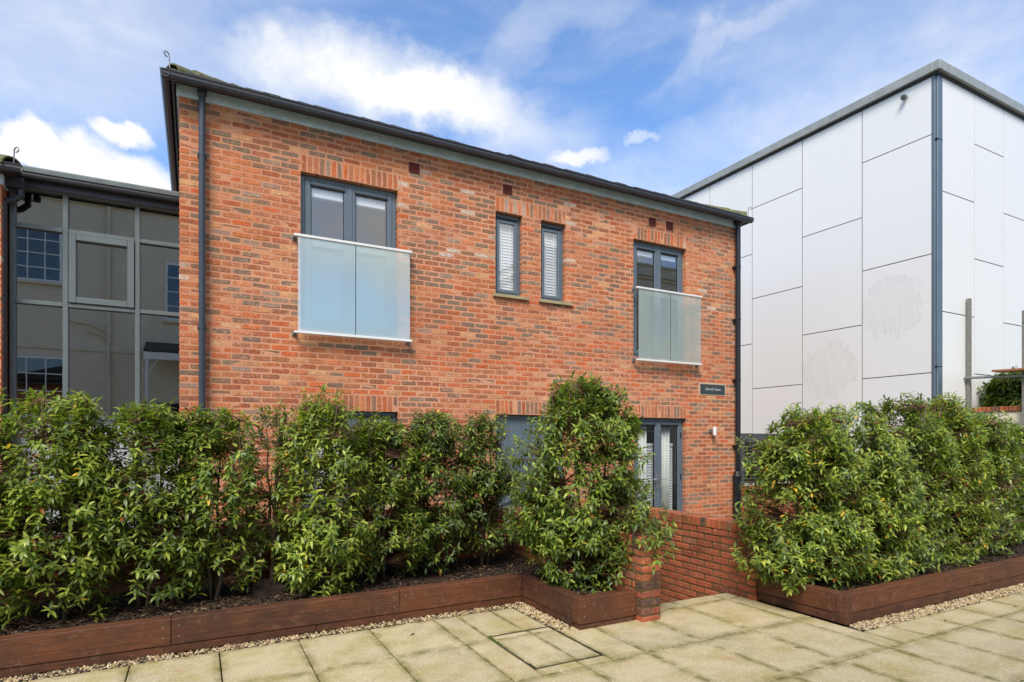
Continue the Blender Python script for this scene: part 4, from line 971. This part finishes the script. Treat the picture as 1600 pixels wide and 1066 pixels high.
def shrub(name, label, x, y, ztop, rx, ry, nspr, tone, zlow=.3, prof=None, stems=3, group='evergreen shrubs in the planters', nleaf=(8, 12), lsize=.073, nsep=100, lean=(0, 0), open_=.0, zbase=.19, extra=(), rr=None, tall=()):
    """stems > twigs > whorls of drooping lance leaves"""
    r = np.random.default_rng(hash(label) % 1000 + 11 if rr is None else rr)
    root = thing(name, label, 'shrub', (x, y, zbase), group)
    prof = prof or (lambda f: (1 - max(0, f - .72) ** 1.5 * 3.2) * (0.72 + .28 * min(1, f / .25)))
    nspr = int(nspr * 2.6); H = ztop - zbase; ST = []
    tk = MB()
    for s in range(stems):
        a = r.uniform(0, 6.28); sp = r.uniform(.25, .65) if stems > 1 else .05
        bx, by = r.uniform(-.05, .05), r.uniform(-.05, .05); n = 8; pts = []
        for i in range(n):
            f = i / (n - 1); k = f ** .8
            pts.append(np.array((x + bx + lean[0] * f + rx * sp * k * math.cos(a) + r.normal(0, .012), y + by + lean[1] * f + ry * sp * k * math.sin(a) + r.normal(0, .012), zbase - .03 + (H * r.uniform(.93, .97) if i == n - 1 else H * .93 * f))))
        r0 = r.uniform(.013, .02); tk.tube(pts, [r0 * (1 - .75 * i / (n - 1)) for i in range(n)], 7); ST.append(pts)
    tk.build('trunk', 'trunk', root, smooth=True)
    allst = np.array([p for s in ST for p in s])
    wts = {'mid': (46, 22, 16, 6, 8, .35, .5), 'dark': (30, 46, 6, 2, 14, .2, .6), 'bright': (38, 12, 30, 14, 4, .5, .4), 'yellowish': (38, 14, 24, 16, 3, 1.2, .8)}[tone]
    wts = np.array(wts) / sum(wts)
    tips = []
    # blobs give the crown its uneven outline
    nb_ = 26; bl_ = []
    for k in range(nb_):
        f = r.uniform(.08, 1); a = r.uniform(0, 6.28); pr = prof(f) * r.uniform(.5, .82)
        bl_.append((x + lean[0] * f + rx * pr * math.cos(a), y + lean[1] * f + ry * pr * math.sin(a), zlow + (ztop - zlow) * f * .97 , r.uniform(.16, .3)))
    tries = 0
    while len(tips) < nspr and tries < nspr * 12:
        tries += 1
        if r.random() < .62:
            b = bl_[r.integers(nb_)]; v = unit(r.normal(size=3)); q = b[3] * r.uniform(.55, 1) ** .5
            p = np.array(b[:3]) + v * q * np.array((1, 1, .85))
        else:
            f = r.uniform(0, 1) ** .9; a = r.uniform(0, 6.28); k = prof(f) * (r.uniform(.2, 1) ** .45)
            p = np.array((x + lean[0] * f + rx * k * math.cos(a), y + lean[1] * f + ry * k * math.sin(a), zlow + (ztop - zlow) * f))
        f = (p[2] - zlow) / (ztop - zlow)
        if f < -.04 or f > 1.05 or p[2] < zbase + .03: continue
        hole = math.sin(p[0] * 7.3 + x) * math.sin(p[2] * 6.1 + y * 3) * math.sin(p[1] * 6.7 + 1.3)
        if hole > .55 - open_: continue
        tips.append(p)
    for e_ in extra: tips.append(np.array(e_) + r.normal(0, .02, 3))
    for (tx_, ty_, tz_) in tall:            # single shoots standing above the rest
        for k in range(6): tips.append(np.array((tx_, ty_, tz_ - k * .085)) + r.normal(0, .018, 3))
        ST.append([np.array((tx_, ty_, tz_ - .7)), np.array((tx_, ty_, tz_))])
    tw = MB(); leaves = []
    for p in tips:
        d = np.linalg.norm((allst - p) * np.array((1, 1, 1.3)) + np.array((0, 0, .12)), axis=1); q = allst[d.argmin()]
        mid = (p + q) / 2 + np.array((0, 0, -.03)) + r.normal(0, .02, 3)
        tw.tube([q, mid, p], [.005, .0035, .002], 4, caps=False)
        ax = unit(unit(p - mid) * .75 + np.array((0, 0, .55)) + r.normal(0, .22, 3))
        u = unit(np.cross(ax, r.normal(size=3))); v = np.cross(ax, u); n = r.integers(*nleaf); ph = r.uniform(0, 6.28)
        tone_shift = r.normal(0, .5)
        for k in range(n):
            an = ph + k * 2.4; t_ = k / n; rad = u * math.cos(an) + v * math.sin(an)
            el = R(18 + 40 * t_ + r.normal(0, 10)); dv = unit(rad * math.cos(el) + ax * math.sin(el) + np.array((0, 0, -.32)))
            base = p - ax * (1 - t_) * r.uniform(.06, .12)
            nrm = unit(ax + np.array((0, 0, .8)) + r.normal(0, .25, 3)); nrm = unit(nrm - dv * nrm.dot(dv)); sd = np.cross(nrm, dv)
            sz = lsize * r.uniform(.72, 1.15) * (1 - .3 * t_ * r.random())
            ck = LKEYS[r.choice(7, p=wts)]
            if tone_shift > .55 and ck in ('mid', 'dark'): ck = 'bright' if r.random() < .6 else ck
            if tone_shift < -.55 and ck in ('bright', 'lime'): ck = 'mid'
            leaves.append((np.stack((dv, sd, nrm), 1) * sz, base, r.integers(10), ck))
    tw.build('twigs', 'red_twig', root, kind='stuff')
    dist = [np.linalg.norm(l[1] - CAMP) for l in leaves]; sep = set(np.argsort(dist)[:nsep].tolist())
    V = []; F = []; CO = []; o = 0
    for i, (Mx, b, t_, ck) in enumerate(leaves):
        if i in sep:
            ob = link('leaf', leaf_mesh(int(t_), ck), root)
            m4 = Matrix.Identity(4)
            for a in range(3):
                for c_ in range(3): m4[a][c_] = Mx[a, c_]
                m4[a][3] = b[a]
            ob.matrix_basis = m4
        else:
            tv, tf = TPL[t_]; V.append(tv @ Mx.T + b); F += [tuple(j + o for j in f_) for f_ in tf]; CO.append(np.tile((*s2l(LEAFCOL[ck]), 1.), (len(tv), 1))); o += len(tv)
    me = bpy.data.meshes.new('foliage'); me.from_pydata(np.concatenate(V).tolist(), [], F)
    at = me.color_attributes.new('col', 'FLOAT_COLOR', 'POINT'); at.data.foreach_set('color', np.concatenate(CO).astype(np.float32).ravel())
    me.polygons.foreach_set('use_smooth', [True] * len(me.polygons)); me.materials.append(M['leaf'])
    fo = link('foliage', me, root); fo['kind'] = 'stuff'
    return root
LG, RG = 'shrubs along the long timber planter', 'shrubs in the planter beside the tall brick wall end'
bush = lambda f: (1 - max(0, f - .6) ** 1.6 * 3.0) * (0.75 + .25 * min(1, f / .2))
cone = lambda f: float(np.interp(f, (0, .12, .3, .5, .7, .82, .9, 1), (.55, .8, .98, 1.05, 1.0, .78, .5, .08)))
shrub('evergreen_shrub', 'dense leafy shrub in the long planter in front of the neighbouring brick return', -1.55, 5.8, 2.04, .50, .42, 330, 'mid', .3, bush, 3, LG, rr=1)
shrub('evergreen_shrub', 'tall dense shrub in the long planter below the tilted sash of the glazed link', -.95, 5.78, 2.02, .50, .44, 360, 'bright', .3, bush, 3, LG, rr=2)
shrub('evergreen_shrub', 'full shrub in the long planter standing before the end pane of the glazed link', -.38, 5.82, 1.92, .48, .42, 330, 'mid', .32, bush, 3, LG, rr=3, open_=.08)
shrub('evergreen_shrub', 'airy shrub in the long planter directly before the grey downpipe', .12, 5.88, 1.90, .44, .40, 260, 'mid', .35, bush, 3, LG, rr=4, open_=.2)
shrub('evergreen_shrub', 'sparse leggy shrub with bare stems rising from a dark root ball', .62, 5.98, 1.95, .28, .30, 90, 'dark', .42, bush, 5, LG, rr=5, open_=.25, nleaf=(6, 10), tall=((.74, 5.9, 2.0), (.5, 5.95, 1.88), (.66, 6.0, 1.93)))
shrub('evergreen_shrub', 'bright green dense shrub beside the sparse leggy one', 1.05, 5.72, 2.04, .38, .46, 350, 'bright', .26, bush, 3, LG, rr=6)
shrub('evergreen_shrub', 'grey green shrub in front of the ground floor window', 1.66, 5.88, 1.84, .48, .42, 310, 'mid', .3, bush, 3, LG, rr=7, open_=.08)
shrub('evergreen_shrub', 'olive toned shrub between the ground floor window and the front door', 2.22, 5.95, 1.88, .44, .42, 280, 'dark', .3, bush, 3, LG, rr=8, open_=.12)
shrub('evergreen_shrub', 'dark open shrub with bare lower stems in front of the front door', 2.82, 6.0, 1.90, .36, .40, 230, 'dark', .45, bush, 5, LG, rr=9, open_=.2)
shrub('evergreen_shrub', 'largest pointed shrub in the planter return next to the narrow brick pier', 3.32, 4.74, 2.17, .74, .52, 820, 'mid', .25, cone, 4, LG, rr=10, nsep=160, extra=[(3.80 + .05 * k, 4.55, .95 - .03 * k) for k in range(7)] + [(3.75, 4.6, 1.62), (3.82, 4.6, 1.58), (3.78, 4.55, 1.2), (3.86, 4.5, .85), (3.7, 4.25, .7), (3.62, 4.2, .62), (3.66, 4.3, .8), (3.75, 4.3, .78), (3.6, 4.3, .9)] + [(3.45 + .42 * ((k * .618) % 1), 4.05 + .45 * ((k * .414) % 1), .70 + .36 * ((k * .732) % 1)) for k in range(44)] + [(3.52 + .3 * ((k * .618) % 1), 3.98 + .14 * ((k * .414) % 1), .60 + .3 * ((k * .732) % 1)) for k in range(16)] + [(3.30 + .4 * ((k * .618) % 1), 4.2 + .5 * ((k * .414) % 1), .42 + .4 * ((k * .732) % 1)) for k in range(30)], tall=((3.30, 4.74, 2.21), (3.15, 4.75, 1.98), (3.5, 4.72, 1.94), (2.82, 4.8, 1.8)))
shrub('evergreen_shrub', 'rounded shrub spilling over the end of the tall brick wall', 5.38, 3.86, 1.90, .70, .56, 560, 'yellowish', .20, bush, 4, RG, rr=11, open_=-.2, nsep=160, extra=[(4.62, 4.0, 1.45), (4.55, 3.95, 1.42), (4.68, 4.0, 1.5), (4.50, 3.9, 1.05), (4.58, 3.95, 1.08), (4.66, 4.0, 1.1), (4.6, 4.0, 1.62), (4.7, 3.95, 1.66), (4.75, 3.9, 1.3)])
shrub('evergreen_shrub', 'dense shrub second along from the tall wall end', 6.15, 3.84, 2.01, .74, .52, 500, 'yellowish', .21, bush, 3, RG, rr=12, open_=-.25)
shrub('evergreen_shrub', 'dense shrub third along from the tall wall end', 7.0, 3.85, 2.07, .74, .52, 470, 'mid', .22, bush, 3, RG, rr=13, open_=-.25)
shrub('evergreen_shrub', 'dense shrub fourth along from the tall wall end with yellowing leaves', 7.85, 3.87, 2.09, .74, .52, 450, 'yellowish', .22, bush, 3, RG, rr=14, open_=-.25)
shrub('evergreen_shrub', 'dense shrub fifth along from the tall wall end below the cream wall', 8.75, 3.9, 1.96, .76, .52, 400, 'mid', .22, bush, 3, RG, rr=15, open_=-.25)
shrub('evergreen_shrub', 'farthest shrub along the planter from the tall wall end', 9.8, 4.0, 1.84, .62, .5, 300, 'mid', .3, bush, 3, RG, rr=16, nsep=0)
shrub('broadleaf_shrub', 'dark bushy shrub growing above the cream wall under the scaffold board', 15.1, 5.6, 3.02, .55, 1.1, 330, 'dark', 2.2, bush, 4, 'shrub behind the cream wall', rr=17, nsep=0, lsize=.15, zbase=-.6)
# root ball of the sparse shrub
m = MB(); vs = []; fs = []; n1, n2 = 10, 18
for i in range(n1 + 1):
    for k in range(n2):
        th = math.pi / 2 * i / n1; ph = 2 * math.pi * k / n2; rr_ = 1 + .12 * math.sin(ph * 3 + i) + random.gauss(0, .04)
        vs.append((.17 * rr_ * math.cos(th) * math.cos(ph), .17 * rr_ * math.cos(th) * math.sin(ph), .13 * rr_ * math.sin(th)))
for i in range(n1):
    for k in range(n2): fs.append((i * n2 + k, i * n2 + (k + 1) % n2, (i + 1) * n2 + (k + 1) % n2, (i + 1) * n2 + k))
m.add(vs, fs); o = m.build('root_ball', 'burlap', smooth=True, loc=(.60, 5.92, .185)); tag(o, 'dark wrapped root ball under the sparse leggy shrub', 'root ball')
# fallen leaves on the paving
for k, (x, y, lab) in enumerate(((1.62, 4.75, 'dark dead leaf on the slab beside the long gravel strip'), (1.3, 4.9, 'rusty dead leaf on the slab edge touching the long gravel strip'), (4.15, 3.0, 'dark dead leaf on the slab out from the narrow brick pier'), (5.9, 2.85, 'rusty dead leaf near the gravel by the planter corner'), (7.0, 2.75, 'dark dead leaf by the gravel farther along the planter'), (2.3, 3.2, 'dead leaf on the slab below the inspection cover'))):
    o = link('fallen_leaf', leaf_mesh(k % 10, 'rust' if k % 2 else 'dark')); o.scale = (.06,) * 3; o.location = (x, y, .008); o.rotation_euler = (R(8), R(-6), random.random() * 6)
    tag(o, lab, 'leaf')
print('objects', len(bpy.data.objects))
